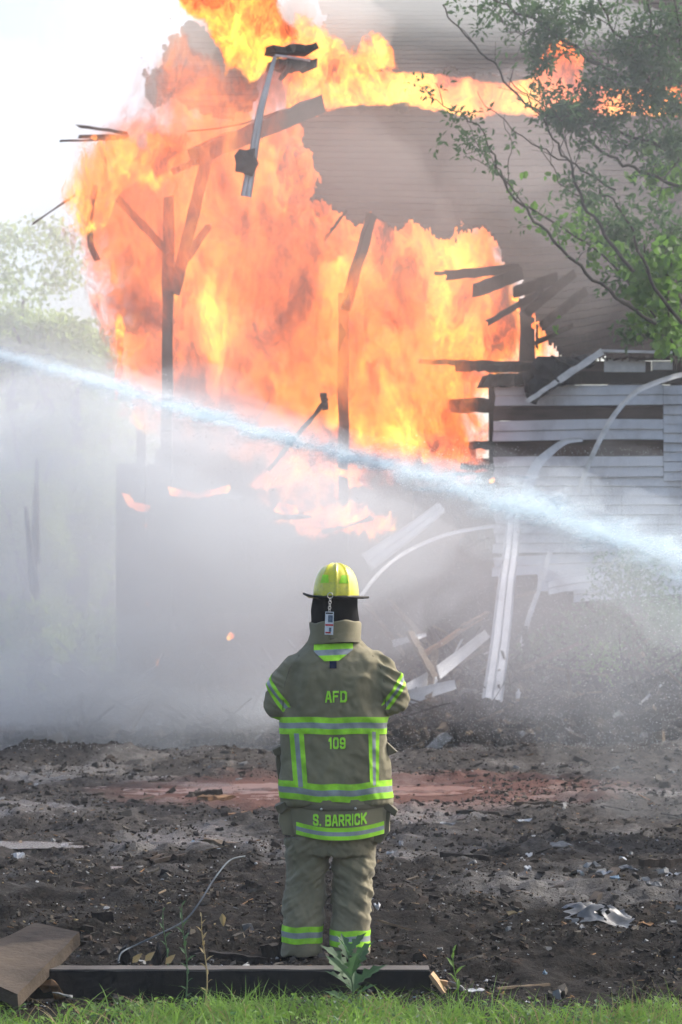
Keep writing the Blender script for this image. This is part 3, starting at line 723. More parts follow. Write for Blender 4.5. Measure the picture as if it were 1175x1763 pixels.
def jtube(*a, **k): return jet_tube(*a, parent=jt, **k)
jtube('water_core', .75, M['jet'], 1); jtube('water_sheath', 1.25, M['jet'], 9); jtube('water_sheath', 1.8, M['jet'], 23)
M['jetmist'] = vol_mat('jet_mist', (.86, .94, 1), .26, .3)
M['jetmist2'] = vol_mat('jet_mist_outer', (.84, .92, 1), .06, .3)
jet_tube('spray_mist', 2.3, M['jetmist'], 4, drop=.5, label='white mist hugging the water jet', cat='mist', kind='stuff')
jet_tube('spray_mist', 3.4, M['jetmist2'], 14, drop=2.8, label='thin veil of spray falling below the water jet', cat='mist', kind='stuff')
# droplets
M['drop'] = leafmat('water_drop', (.85, .9, .93), (.95, .97, 1), .5)
def droplets():
    m_ = MB(); V = []; c = catm([(*P(a, b, y_), r_*y_/F) for (a, b, y_), r_ in zip(JC, JR)], 40); n = len(c)
    tet = np.array([(1, 0, -.7), (-1, 0, -.7), (0, 1, .7), (0, -1, .7)])*.5; fs_ = []
    for i in range(20000):
        k_ = int(n*rng.random()**.75); k_ = min(n-1, k_); x, y, z_, r_ = c[k_]
        rr = r_*abs(rng.gauss(0, 1.0)); t = rng.uniform(0, 2*math.pi); up = rr*math.sin(t)
        if up < 0 and rng.random() < .5: up *= rng.uniform(1, 5)
        p = np.array((x+rng.uniform(-.15, .15), y+rr*math.cos(t), z_+up)); s_ = rng.uniform(.003, .011)*y/30
        b = len(V); V.extend((tet*(s_*rng.uniform(1, 2.2), s_, s_)+p).tolist()); fs_ += [(b, b+1, b+2), (b, b+3, b+1), (b, b+2, b+3), (b+1, b+3, b+2)]
    m_.v = V; m_.f = fs_; m_.m = [0]*len(fs_)
    return m_.build('water_droplets', M['drop'], recalc=False, kind='stuff', label='countless white droplets flying off the water jet', cat='droplets')
droplets()
def fine_spray():
    "droplets adrift between the fireman and the house"
    V = []; fs_ = []
    tet = np.array([(1, 0, -.7), (-1, 0, -.7), (0, 1, .7), (0, -1, .7)])*.5
    for i in range(30000):
        y = rng.uniform(27, 37); px = rng.uniform(-100, 1280); py = 1290 - (rng.random()**1.2)*520
        p = P(px, py, y)
        if p.z < .05: continue
        s_ = rng.uniform(.004, .008)*y/30; b = len(V); V.extend((tet*s_+np.array(p)).tolist()); fs_ += [(b, b+1, b+2), (b, b+3, b+1), (b, b+2, b+3), (b+1, b+3, b+2)]
    m_ = MB(); m_.v = V; m_.f = fs_; m_.m = [0]*len(fs_)
    return m_.build('water_droplets', M['drop'], recalc=False, kind='stuff', label='fine spray hanging in the air before the rubble', cat='droplets')
fine_spray()

# ================================================================== SMOKE, MIST, HAZE
def smoke(label, px, py, Y, rx, ry, rz, dens, col=(.88, .94, 1), an=.25, seed=1, cat='smoke', name='smoke_cloud', rotz=0):
    M_ = vol_mat(name, col, dens, an); return puff(name, P(px, py, Y), (rx, ry, rz), M_, seed=seed, label=label, cat=cat, rotz=rotz)
smoke('white mist lying low at the left before the house', 40, 1050, 34.5, 4.4, 2.2, 2.9, .26, seed=2, cat='mist', name='mist_cloud')
smoke('broad bank of pale mist below the jet in the middle', 310, 960, 36.0, 3.8, 1.4, 2.4, .2, seed=5, cat='mist', name='mist_cloud')
smoke('thin lavender mist before the rubble', 560, 1060, 36.2, 4.6, 1.2, 1.7, .12, (.93, .91, .98), seed=8, cat='mist', name='mist_cloud')
smoke('billow of spray falling from the jet at far left', 120, 760, 34.0, 1.8, .7, .9, .42, seed=71, cat='mist', name='mist_cloud')
smoke('billow of spray falling from the jet left of centre', 400, 840, 34.6, 1.9, .7, .85, .28, seed=73, cat='mist', name='mist_cloud')
smoke('pale puff of steam among the rubble left of the fireman', 250, 1130, 35.0, 1.2, .6, .55, .3, seed=75, cat='mist', name='mist_cloud')
smoke('pale puff of steam low at the far left', 60, 1185, 33.8, 1.5, .8, .45, .3, seed=77, cat='mist', name='mist_cloud')
smoke('soft puff of steam behind the left elbow', 420, 1150, 35.4, 1.0, .6, .7, .3, (.93, .91, .97), seed=79, cat='mist', name='mist_cloud')
smoke('thin mist creeping over the ground at left', 190, 1222, 33.6, 2.2, 1.0, .3, .14, seed=81, cat='mist', name='mist_cloud')
smoke('thin mist creeping over the ground by the fireman', 430, 1215, 34.4, 1.3, 1.0, .36, .12, seed=83, cat='mist', name='mist_cloud')
smoke('veil of smoke drifting before the tree at upper right', 1030, 180, 27.5, 1.9, .5, 1.6, .045, seed=85)
smoke('white smoke spreading over the upper left of the fire', 250, 330, 41.9, 2.0, .8, 3.2, .12, (.95, .93, .92), seed=14)
smoke('pale smoke pouring off the upper roof slope', 760, 5, 43.6, 3.4, 1.2, .95, .35, (.9, .95, .94), seed=17)
smoke('thin smoke rolling down over the middle of the roof', 700, 250, 41.0, 2.6, .8, 1.3, .1, (.95, .92, .9), seed=21)
smoke('faint veil of smoke over the right end of the roof', 1050, 350, 40.0, 2.4, .8, 2.4, .08, (.93, .93, .93), seed=24)
smoke('brown smoke hanging in the middle of the open frame', 400, 660, 41.3, 1.7, .6, 1.1, .6, (.75, .64, .58), seed=31)
smoke('white haze of steam before the left half of the fire', 330, 480, 38.6, 3.8, .8, 3.2, .15, (.97, .95, .94), seed=34, name='steam_cloud', cat='steam')
smoke('thin spray veil drifting before the rubble at right', 1050, 1110, 34.6, 2.4, .7, 1.1, .12, (.86, .9, 1), seed=44, cat='mist', name='mist_cloud')
smoke('smoke coating the middle of the roof, coloured warm for the firelight', 850, 330, 39.0, 2.4, .6, 1.9, .1, (.92, .84, .8), seed=51)  # warm cast of the firelight is put into this smoke's colour
smoke('pale haze between the house and the far trees', 60, 560, 57, 7, 1.5, 6, .17, (.95, .97, 1), seed=61)
smoke('pale smoke climbing into the sky at the upper left', 230, 60, 42.5, 1.4, 1.2, 2.2, .25, (.96, .95, .92), seed=37)
smoke('greyish smoke puff drifting high above the roof', 560, 30, 42.0, 1.0, .7, .8, .4, (.9, .92, .9), seed=39)
hm = vol_mat('haze_air', (.9, .94, 1), .0012, .3)
def hz():
    m_ = MB(); m_.box((0, 200, 8.2), (560, 480, 19.6)); return m_.build('haze', hm, recalc=True, kind='stuff', label='thin haze in the air over the whole lot', cat='haze')
hz()
# ================================================================== FIREMAN
FY = 13.5
def Q(px, py, dy=0.0): 
    p = P(px, py, FY); return Vector((p.x, FY+dy, p.z))
def zp(py): return P(587, py, FY).z
PM = FY/F
def cloth(name, c1, c2, bs=900, rough=.85, wv=.25):
    t = NT(name); n_ = t.noise(7, 6, .6)
    col = t.ramp(n_, [(.3, c1), (.7, c2)])
    col = t.mix(t.mapr(t.noise(2.3, 5, .7), .56, .74, 0, .5), col, tuple(q*.62 for q in c1))
    h = t.math('ADD', t.noise(420, 2), t.math('MULTIPLY', t.noise(28, 5, .65), 1.6))
    return t.done(t.bsdf(col, rough, t.bump(h, wv, .004), spec=.2, **{'Sheen Weight': .15}))
M['coat'] = cloth('khaki_coat_cloth', (.17, .15, .09), (.23, .205, .125))
M['trouser'] = cloth('khaki_trouser_cloth', (.18, .16, .1), (.245, .215, .135))
M['coat_dark'] = cloth('olive_trim_cloth', (.1, .088, .055), (.14, .122, .08))
M['lime'] = noisy('lime_tape', (.22, .47, .035), (.44, .9, .05), 11, .6, .1, 200)
M['silver'] = noisy('silver_tape', (.19, .21, .215), (.36, .39, .40), 11, .45, .1, 200)
M['lime_letter'] = noisy('lime_letter', (.36, .78, .05), (.43, .88, .07), 30, .6, .1, 200)
M['hood'] = noisy('black_hood_knit', (.005, .005, .006), (.011, .011, .013), 20, .95, .3, 300, bdist=.002)
M['rubber'] = noisy('black_boot_rubber', (.01, .01, .01), (.025, .023, .02), 12, .5, .2, 60)
def helm():
    t = NT('yellow_helmet_shell'); c = t.ramp(t.noise(9, 5, .6), [(.3, (.62, .56, .02)), (.7, (.74, .68, .035))])
    c = t.mix(t.mapr(t.noise(26, 5, .7), .5, .7, 0, .45), c, (.25, .21, .05))
    return t.done(t.bsdf(c, .28, t.bump(t.noise(60, 3), .05, .002), spec=.5, **{'Coat Weight': .3}))
M['helmet'] = helm()
M['skin'] = noisy('skin', (.42, .24, .16), (.52, .31, .21), 12, .5, .1, 200)
M['steel'] = (lambda t: t.done(t.bsdf((.55, .53, .5), .3, metallic=1.)))(NT('steel'))
M['black'] = noisy('black_rubber_edge', (.008, .008, .008), (.018, .017, .016), 12, .45, .1, 60)
M['navy'] = noisy('navy_webbing', (.012, .016, .04), (.02, .025, .06), 30, .8)
M['card'] = noisy('white_card', (.62, .64, .68), (.72, .74, .78), 30, .3)
M['cardred'] = noisy('red_card', (.5, .03, .03), (.58, .05, .05), 30, .3)
M['cardblue'] = noisy('blue_card', (.05, .07, .12), (.2, .25, .3), 160, .3)

def loft(m_, rings, n=40, closed=True):
    "rings: (cx, cy, z, hw, hd_back, hd_front, power)"
    vs_ = []
    for (cx, cyy, z_, hw, hb, hf, pw) in rings:
        for j in range(n):
            t = 2*math.pi*j/n; c, s_ = math.cos(t), math.sin(t)
            x = math.copysign(abs(c)**(2/pw), c)*hw; y = math.copysign(abs(s_)**(2/pw), s_)*(hf if s_ > 0 else hb)
            vs_.append((cx+x, cyy+y, z_))
    f = [(i*n+j, i*n+(j+1) % n, (i+1)*n+(j+1) % n, (i+1)*n+j) for i in range(len(rings)-1) for j in range(n)]
    if closed: f += [tuple(range(n-1, -1, -1)), tuple((len(rings)-1)*n+j for j in range(n))]
    m_.add(vs_, f)
def ell(m_, c, r, rot=None, sub=2):
    v, f = (ICO2 if sub == 2 else ICO3); v = v*np.array(r)
    if rot is not None: v = np.array([(rot @ Vector(q))[:] for q in v])
    m_.add((v+np.array(c)).tolist(), f)
def remesh(m_, vox, smooth=2):
    me = bpy.data.meshes.new('tmp'); me.from_pydata([tuple(q) for q in m_.v], [], m_.f)
    bm = bmesh.new(); bm.from_mesh(me); bmesh.ops.recalc_face_normals(bm, faces=bm.faces[:]); bm.to_mesh(me); bm.free()
    o = bpy.data.objects.new('tmp', me); COL.objects.link(o)
    md = o.modifiers.new('r', 'REMESH'); md.mode = 'VOXEL'; md.voxel_size = vox
    if smooth: s_ = o.modifiers.new('s', 'SMOOTH'); s_.factor = .5; s_.iterations = smooth
    dg = bpy.context.evaluated_depsgraph_get(); ev = o.evaluated_get(dg); m2 = bpy.data.meshes.new_from_object(ev)
    v = np.empty(len(m2.vertices)*3); m2.vertices.foreach_get('co', v); nn = np.empty(len(m2.vertices)*3); m2.vertices.foreach_get('normal', nn)
    f = [tuple(p.vertices) for p in m2.polygons]
    bpy.data.objects.remove(o); bpy.data.meshes.remove(me); bpy.data.meshes.remove(m2)
    return v.reshape(-1, 3), nn.reshape(-1, 3), f
def ridge(x): return 1-np.abs(x)*2
def from_vf(name, v, f, mat, parent, **k):
    m_ = MB(); m_.v = v.tolist(); m_.f = f; m_.m = [0]*len(f); return m_.build(name, mat, parent, smooth=True, recalc=False, **k)

man = empty('person', (-.03, FY, 0), 'fireman seen from behind in khaki turnout gear and yellow helmet, arms folded in front', 'person')
CX = Q(575, 1200).x
# arm joints
SH = [Vector((CX-.175, FY+.0, 1.388)), Vector((CX+.185, FY+.0, 1.395))]
EL = [Vector((CX-.252, FY-.015, 1.235)), Vector((CX+.275, FY-.015, 1.25))]
WR = [Vector((CX-.12, FY+.27, 1.24)), Vector((CX+.12, FY+.25, 1.27))]
# --- body (one continuous surface)
bm_ = MB()
loft(bm_, [(CX, FY, .80, .155, .11, .10, 2.2), (CX, FY, .9, .165, .125, .10, 2.2), (CX, FY, 1.05, .15, .10, .11, 2.2), (CX, FY, 1.25, .17, .10, .12, 2.2), (CX, FY, 1.4, .18, .1, .1, 2.2), (CX, FY, 1.48, .11, .08, .07, 2), (CX, FY+.005, 1.52, .06, .06, .06, 2)], 32)
bm_.tube([(CX, FY+.005, 1.46), (CX+.002, FY+.015, 1.60), (CX+.004, FY+.02, 1.66)], [.065, .058, .055], 16)
HC = Vector((Q(578, 1000).x, FY+.025, 1.715))
ell(bm_, HC, (.078, .097, .11), sub=3); ell(bm_, HC+Vector((0, .045, -.06)), (.052, .05, .055)); ell(bm_, HC+Vector((0, .098, -.012)), (.013, .02, .022)); ell(bm_, HC+Vector((0, .092, -.052)), (.024, .01, .011))
ell(bm_, HC+Vector((.08, .01, 0)), (.012, .02, .032)); ell(bm_, HC+Vector((-.08, .01, 0)), (.012, .02, .032))
for i, s_ in ((0, -1), (1, 1)):
    bm_.tube([SH[i], SH[i].lerp(EL[i], .5), EL[i], EL[i].lerp(WR[i], .35), WR[i]], [.056, .05, .043, .042, .029], 14)
    inn = Vector((-s_, 0, 0)); fd = Vector((-s_*.93, .28, .03)).normalized(); palm = WR[i]+fd*.05
    rot = Matrix(((fd.x, 0, -fd.y), (fd.y, 0, fd.x), (fd.z, 1, 0)))
    sid = Vector((0, 0, 1)); nrm = fd.cross(sid).normalized()
    ell(bm_, palm, (.05, .018, .042), Matrix((fd, nrm, sid)).transposed())
    for q, (off, L) in enumerate([(.03, .07), (.01, .08), (-.01, .075), (-.028, .058)]):
        a = WR[i]+fd*.085+sid*off; k1 = a+fd*L*.45+nrm*(.006*s_*-1); k2 = k1+(fd*.8+nrm*(-.5*s_)).normalized()*L*.3; k3 = k2+(fd*.4+nrm*(-.9*s_)).normalized()*L*.25
        bm_.tube([a-fd*.03, a, k1, k2, k3], [.0095, .0095, .0088, .008, .006], 8)
    a = WR[i]+fd*.03+sid*.03; bm_.tube([a, a+(fd*.5+sid*.8).normalized()*.04, a+(fd*.85+sid*.55).normalized()*.075], [.012, .011, .008], 8)
LEGX = [(Q(531, 1500).x, Q(522, 1630).x), (Q(604, 1500).x, Q(601, 1630).x)]
for (xa, xb) in LEGX: bm_.tube([(xa*.8+CX*.2, FY, .86), (xa, FY, .62), (xa*.5+xb*.5, FY-.005, .46), (xb, FY-.01, .3), (xb, FY, .09), (xb, FY+.03, .05)], [.09, .08, .058, .055, .04, .038], 14)
v, nn, f = remesh(bm_, .006, 2); body = from_vf('body', v, f, M['skin'], man)
for s_ in (-1, 1): part('eye', M['card'], lambda m_: ell(m_, HC+Vector((s_*.03, .088, .004)), (.012, .01, .01)), parent=body, smooth=True)
# --- coat
cm = MB()
def ring(pl, pr, py, hb, hf, pw=2.6, dy=0.0): 
    a, b = Q(pl, py).x, Q(pr, py).x; return ((a+b)/2, FY+dy, zp(py), (b-a)/2, hb, hf, pw)
loft(cm, [ring(484, 676, 1384, .165, .17), ring(484, 674, 1360, .17, .175), ring(486, 669, 1320, .165, .17), ring(487, 665, 1280, .158, .165), ring(486, 664, 1240, .155, .16), ring(486, 665, 1200, .16, .16), ring(489, 665, 1165, .165, .155, 2.5), ring(497, 660, 1138, .15, .14, 2.4),
          ring(508, 648, 1124, .125, .12, 2.2), ring(523, 632, 1112, .1, .1, 2), ring(533, 621, 1100, .085, .085, 2), ring(538, 616, 1092, .075, .075, 2)], 48)
for i, s_ in ((0, -1), (1, 1)):
    E_, S_, W_ = EL[i], SH[i], WR[i]
    pts = [S_+Vector((-s_*.055, 0, .0)), S_+Vector((0, -.0, -.005)), S_.lerp(E_, .35)+Vector((s_*.008, -.012, 0)), S_.lerp(E_, .7)+Vector((s_*.008, -.01, 0)), E_+Vector((0, -.005, .0)), E_.lerp(W_, .2)+Vector((0, .0, 0)), E_.lerp(W_, .5), E_.lerp(W_, .85)]
    cm.tube(pts, [.085, .09, .088, .082, .078, .078, .072, .062], 20)
v, nn, f = remesh(cm, .0075, 7)
x, y, z_ = v.T
arm = np.clip((np.abs(x-CX)-.2)/.04, 0, 1)*np.clip((z_-1.14)/.03, 0, 1)
d = .006*fbm(x*5, y*5, z_*3.5, 4) + .007*fbm(x*2.2+4, y*2.2, z_*2, 2)
d += arm*.011*ridge(np.clip(fbm(x*9+y*4, y*7, z_*24+x*14, 2), -1, 1))
fold = np.exp(-((np.abs(x-CX)-.19)/.035)**2)*np.clip((z_-1.15)/.05, 0, 1)*np.clip((1.42-z_)/.05, 0, 1)
d -= fold*.012
d += .006*np.exp(-((z_-.9)/.16)**2)*ridge(np.clip(fbm(x*9, y*6, z_*2.2, 2), -1, 1))*np.clip((np.abs(x-CX)-.1)/.1, 0, 1)
d += .006*np.clip(1.25-z_, 0, .3)/.3*ridge(np.clip(fbm(x*4, y*2, z_*7+x*5, 2), -1, 1))
d += .0045*ridge(np.clip(fbm(x*13+z_*5, y*8, z_*11-x*4, 3), -1, 1)) + .0012*fbm(x*30, y*30, z_*30, 2)
v = v+nn*d[:, None]
# hem: centre of the back hangs a little lower than the sides, bottom left open looking
coat = from_vf('coat', v, f, M['coat'], man)
CB = BVHTree.FromPolygons([Vector(q) for q in v.tolist()], f)
# --- trousers
tm = MB()
loft(tm, [(CX+.004, FY, zp(1470), .178, .135, .13, 2.5), (CX+.006, FY, zp(1435), .2, .15, .14, 2.6), (CX+.01, FY, zp(1400), .205, .15, .15, 2.5), (CX+.01, FY, zp(1350), .19, .14, .15, 2.4)], 40)
LG = [[(531, 1440, 42), (529, 1475, 37), (526, 1530, 36), (523, 1570, 35.5), (521, 1605, 34), (520, 1632, 33), (520, 1643, 33)],
      [(609, 1440, 41), (608, 1475, 35.5), (607, 1530, 34.5), (605, 1570, 34), (603, 1605, 34), (603, 1632, 33), (603, 1641, 33)]]
for li, L in enumerate(LG):
    loft(tm, [(Q(a, b).x, FY+.01*math.sin(i), zp(b), c*PM, c*PM*1.12, c*PM*1.1, 2.15) for i, (a, b, c) in enumerate(L)][::-1], 28)
v, nn, f = remesh(tm, .0065, 1)
x, y, z_ = v.T
low = np.clip((.75-z_)/.1, 0, 1)
side = np.sign(x-Q(567, 1500).x)
d = .005*fbm(x*6, y*5, z_*5, 4)+ low*.0075*ridge(np.clip(fbm(x*4+1, y*3, z_*15+x*11*side, 4), -1, 1)) - low*.003
d += .007*low*ridge(np.clip(fbm(x*8+9, y*4+3, z_*6-x*10*side, 3), -1, 1)) + .003*ridge(np.clip(fbm(x*16, y*9, z_*22+x*8*side, 3), -1, 1)) + .0014*fbm(x*32, y*32, z_*32, 2)
d *= 1-.85*np.exp(-((z_-.13)/.07)**2)
d -= .012*np.exp(-((z_-.40)/.02)**2)*np.clip(fbm(x*5, y*5, 0*z_, 2)+.3, 0, 1)
v = v+nn*d[:, None]
trs = from_vf('trousers', v, f, M['trouser'], man)
TB = BVHTree.FromPolygons([Vector(q) for q in v.tolist()], f)
# --- projection helpers for everything sewn on
def back_hit(T, x, z_, off):
    h = T.ray_cast(Vector((x, FY-1.0, z_)), Vector((0, 1, 0)))
    return Vector((x, h[0].y-off, z_)) if h[0] is not None and h[0].y < FY+.1 else None
def tape_grid(name, rows, parent, thick=.0035, mats=None, **k):
    "rows: list of rows of Vector (or None); 3 bands across the rows: lime, silver, lime"
    m_ = MB(); nr, nc = len(rows), len(rows[0]); idx = {}
    for i in range(nr):
        for j in range(nc):
            if rows[i][j] is not None: idx[i, j] = len(m_.v); m_.v.append(tuple(rows[i][j]))
    for i in range(nr-1):
        t = (i+.5)/(nr-1); mi = 1 if .36 < t < .66 else 0
        for j in range(nc-1):
            q = [(i, j), (i, j+1), (i+1, j+1), (i+1, j)]
            if all(a in idx for a in q): m_.f.append(tuple(idx[a] for a in q)); m_.m.append(mi)
    if not m_.f: return None
    return m_.build(name, mats or [M['lime'], M['silver']], parent, smooth=True, recalc=False, **k)
def wrap(T, zf, a0, a1, n, cx, off=.0035, rows=9, parent=coat, rmax=.6, clip=None, cyy=FY):
    "band round a vertical axis; zf(angle, t) gives height"
    out = []
    for r_ in range(rows+1):
        row = []
        for j in range(n+1):
            a = a0+(a1-a0)*j/n; z_ = zf(a, r_/rows); d_ = Vector((math.cos(a), math.sin(a), 0))
            h = T.ray_cast(Vector((cx, cyy, z_))+(d_*rmax if not hasattr(rmax, '__len__') else Vector((d_.x*rmax[0], d_.y*rmax[1], 0))), -(d_ if not hasattr(rmax, '__len__') else Vector((d_.x*rmax[0], d_.y*rmax[1], 0)).normalized()))
            row.append(h[0]+d_*off if h[0] is not None and (h[0]-Vector((cx, cyy, z_))).length < (clip or 1) else None)
        out.append(row)
    return tape_grid('reflective_tape', out, parent)
PI2 = 2*math.pi
wrap(CB, lambda a, t: zp(1233+29*t) + .002*math.sin(a*5), 0, PI2, 150, CX, cyy=FY)
# hem band, dipping at the middle of the back
def hemz(a, t):
    s_ = -math.sin(a); return zp(1341+31*t+ (8*max(0, s_)**1.5) - 2) + .003*math.sin(a*7)
wrap(CB, hemz, 0, PI2, 170, Q(579, 1360).x)
# sleeves
def ringtape(c, u, v_, nrm, wdt, T, rmax=.135, off=.004, parent=coat, n=90):
    out = []
    for r_ in range(10):
        row = []
        o_ = c+nrm*(wdt*(r_/9-.5))
        for j in range(n+1):
            a = PI2*j/n; d_ = (u*math.cos(a)+v_*math.sin(a)).normalized(); h = T.ray_cast(o_, d_)
            row.append(h[0]+d_*off if h[0] is not None and h[3] < rmax else None)
        out.append(row)
    return tape_grid('reflective_tape', out, parent)
uL = Vector((.62, 0, -.78)).normalized(); vL = Vector((.1, .98, .12)).normalized(); ringtape(Q(476, 1188, -.01), uL, vL, uL.cross(vL).normalized(), .05, CB)
uR = Vector((-.60, 0, -.80)).normalized(); vR = Vector((-.1, .98, .12)).normalized(); ringtape(Q(681, 1184, -.01), uR, vR, uR.cross(vR).normalized(), .05, CB)
# vertical strips of the back
def vtape(x0a, x0b, x1a, x1b, y0, y1, T, parent, n=40):
    rows = []
    for r_ in range(10):
        t = r_/9; row = []
        for j in range(n+1):
            s_ = j/n; a = x0a+(x0b-x0a)*s_; b = x1a+(x1b-x1a)*s_; px = a+(b-a)*t; py = y0+(y1-y0)*s_; q = Q(px, py); row.append(back_hit(T, q.x, q.z, .0055))
        rows.append(row)
    tape_grid('reflective_tape', rows, parent)
vtape(499, 507, 524, 531, 1261, 1352, CB, coat); vtape(634, 637, 653, 652, 1258, 1349, CB, coat)
# trouser cuffs
for (a, b, y0, y1) in [(521, 36, 1592, 1621), (602, 36, 1599, 1627)]:
    wrap(TB, lambda an, t: zp(y0+(y1-y0)*t)+.002*math.sin(an*4), 0, PI2, 70, Q(a, 1600).x, off=.004, parent=trs, rmax=(.112, .17), clip=.2)
# yoke patch (lime, silver, lime trapezium), loop below it
rows = []
for r_ in range(13):
    t = r_/12; py = 1108+29*t; k_ = max(0, (t-.4)/.6); l = 541+18*k_; r2 = 608-24*k_; row = []
    for j in range(21):
        px = l+(r2-l)*j/20; q = Q(px, py - (px-575)*.045); row.append(back_hit(CB, q.x, q.z, .008))
    rows.append(row)
tape_grid('reflective_patch', rows, coat)
def bplate(name, pxs, pys, T, mat, off, parent, n=6, **k):
    rows = []
    for i in range(n+1):
        row = []
        for j in range(n+1):
            q = Q(pxs[0]+(pxs[1]-pxs[0])*j/n, pys[0]+(pys[1]-pys[0])*i/n); row.append(back_hit(T, q.x, q.z, off))
        rows.append(row)
    return tape_grid(name, rows, parent, mats=[mat, mat], **k)
bplate('strap_end', (568, 580), (1137, 1150), CB, M['navy'], .006, coat)
part('hanging_loop', M['coat_dark'], lambda m_: m_.tube([Q(568, 1102, -.10), Q(571, 1099, -.112), Q(575, 1099, -.112), Q(579, 1103, -.10)], .004, 6), parent=coat)
# collar
def collar(m_):
    vs_ = []; n = 44
    prof = [(1107, 47, .0), (1098, 45, .004), (1086, 44, .006), (1073, 44.5, .008), (1070, 44, .004), (1073, 42, -.002), (1095, 41, -.004)]
    for (py, hw, o_) in prof:
        for j in range(n+1):
            a = -math.pi/2+(j/n-.5)*2*math.pi*.93
            k_ = 1+.03*math.sin(a*3+py*.1)+.02*math.sin(a*8+py*.2); vs_.append((Q(577, 1).x+math.cos(a)*(hw*PM)*k_, FY+.01+math.sin(a)*(hw*PM*1.02)*k_, zp(py + 2.2*math.sin(a*2+.6)+1.2*math.sin(a*7)*(1107-py)/37)))
    m_.add(vs_, [(i*(n+1)+j, i*(n+1)+j+1, (i+1)*(n+1)+j+1, (i+1)*(n+1)+j) for i in range(len(prof)-1) for j in range(n)])
part('collar', M['coat'], collar, parent=coat, smooth=True)
# seam lines as raised welts down the sleeves' set-in seams and the yoke
for s_, pts in ((0, [(516, 1128), (500, 1150), (492, 1175), (489, 1200), (488, 1222)]), (1, [(641, 1128), (655, 1148), (661, 1172), (663, 1198), (664, 1220)])):
    q = []
    for a, b in pts:
        h = back_hit(CB, Q(a, b).x, Q(a, b).z, .001)
        if h: q.append(h)
    if len(q) > 2: part('seam', M['coat_dark'], lambda m_: m_.tube(q, .0022, 5), parent=coat)
# lower tail with the name, snaps above it
def tailpt(px, py, off=0.0):
    u = (px-584)/84.0; x = Q(px, py).x; q = Q(px, py)
    y = FY - .172 - .012*(py-1380)/60 + .10*abs(u)**2.6 + .004*math.sin(px*.11) - off
    z_ = q.z
    return Vector((x, y, z_))
def tail(m_):
    NX, NY = 40, 18
    for off in (0, -.006):
        vs_ = []
        for i in range(NY+1):
            t = i/NY
            l = 496+12*t; r_ = 668-6*t
            for j in range(NX+1):
                px = l+(r_-l)*j/NX; u = (px-584)/84
                top = 1374-6*u*u; bot = 1443-13*u*u
                vs_.append(tailpt(px, top+(bot-top)*t, off))
        m_.add(vs_, [(i*(NX+1)+j, i*(NX+1)+j+1, (i+1)*(NX+1)+j+1, (i+1)*(NX+1)+j) for i in range(NY) for j in range(NX)])
tl = part('coat_tail', M['coat'], tail, parent=man, smooth=True)
rows = []
for r_ in range(10):
    row = []
    for j in range(41):
        px = 511+(661-511)*j/40; u = (px-584)/84; row.append(tailpt(px, 1421-12*u*u+21*r_/9, .004))
    rows.append(row)
tape_grid('reflective_tape', rows, tl)
rows = []
for r_ in range(5):
    row = []
    for j in range(41):
        px = 500+(664-500)*j/40; u = (px-584)/84; row.append(tailpt(px, 1383-6*u*u+9*r_/4, .005+.003*math.sin(r_/4*math.pi)))
    rows.append(row)
tape_grid('waistband_flap', rows, tl, mats=[M['coat_dark'], M['coat_dark']])
for px, py in [(504, 1382), (554, 1389), (612, 1388), (657, 1377)]:
    part('snap_button', M['steel'], lambda m_: ell(m_, tailpt(px, py, .012), (.0065, .004, .0065)), parent=tl, smooth=True)
# pockets
def pocket(name, pts, y0, y1, mat, parent):
    "bellows pocket: outline pts in photo px, from depth y0 to y1 (offset from the man)"
    m_ = MB(); a = [Q(px, py, y0) for px, py in pts]; c = sum(a, Vector())/len(a); b = [c+(Q(px, py, y1)-c)*1.0 for px, py in pts]; n = len(pts)
    mid = [(p+q)/2+ (p-c).normalized()*.006 for p, q in zip(a, b)]
    m_.add(a+mid+b, [(i, (i+1) % n, n+(i+1) % n, n+i) for i in range(n)]+[(n+i, n+(i+1) % n, 2*n+(i+1) % n, 2*n+i) for i in range(n)]+[tuple(range(n-1, -1, -1)), tuple(2*n+i for i in range(n))])
    return m_.build(name, mat, parent, bevel=.004, smooth=False)
pocket('cargo_pocket', [(484, 1388), (508, 1380), (512, 1437), (488, 1435), (481, 1412)], -.08, .1, M['trouser'], trs)
pocket('pocket_flap', [(475, 1386), (500, 1374), (510, 1379), (484, 1400), (479, 1396)], -.095, .1, M['coat_dark'], trs)
pocket('cargo_pocket', [(657, 1382), (672, 1392), (670, 1430), (655, 1450), (642, 1446), (640, 1430)], -.08, .1, M['trouser'], trs)
pocket('pocket_flap', [(650, 1372), (664, 1376), (684, 1394), (680, 1404), (664, 1392), (652, 1386)], -.095, .1, M['coat_dark'], trs)
pocket('coat_pocket', [(478, 1286), (489, 1285), (489, 1342), (479, 1340), (476, 1310)], -.03, .12, M['coat_dark'], coat)
pocket('pocket_flap', [(470, 1290), (488, 1282), (489, 1300), (474, 1300)], -.05, .12, M['coat_dark'], coat)
pocket('pocket_flap', [(667, 1278), (684, 1294), (668, 1301)], -.05, .12, M['coat_dark'], coat)
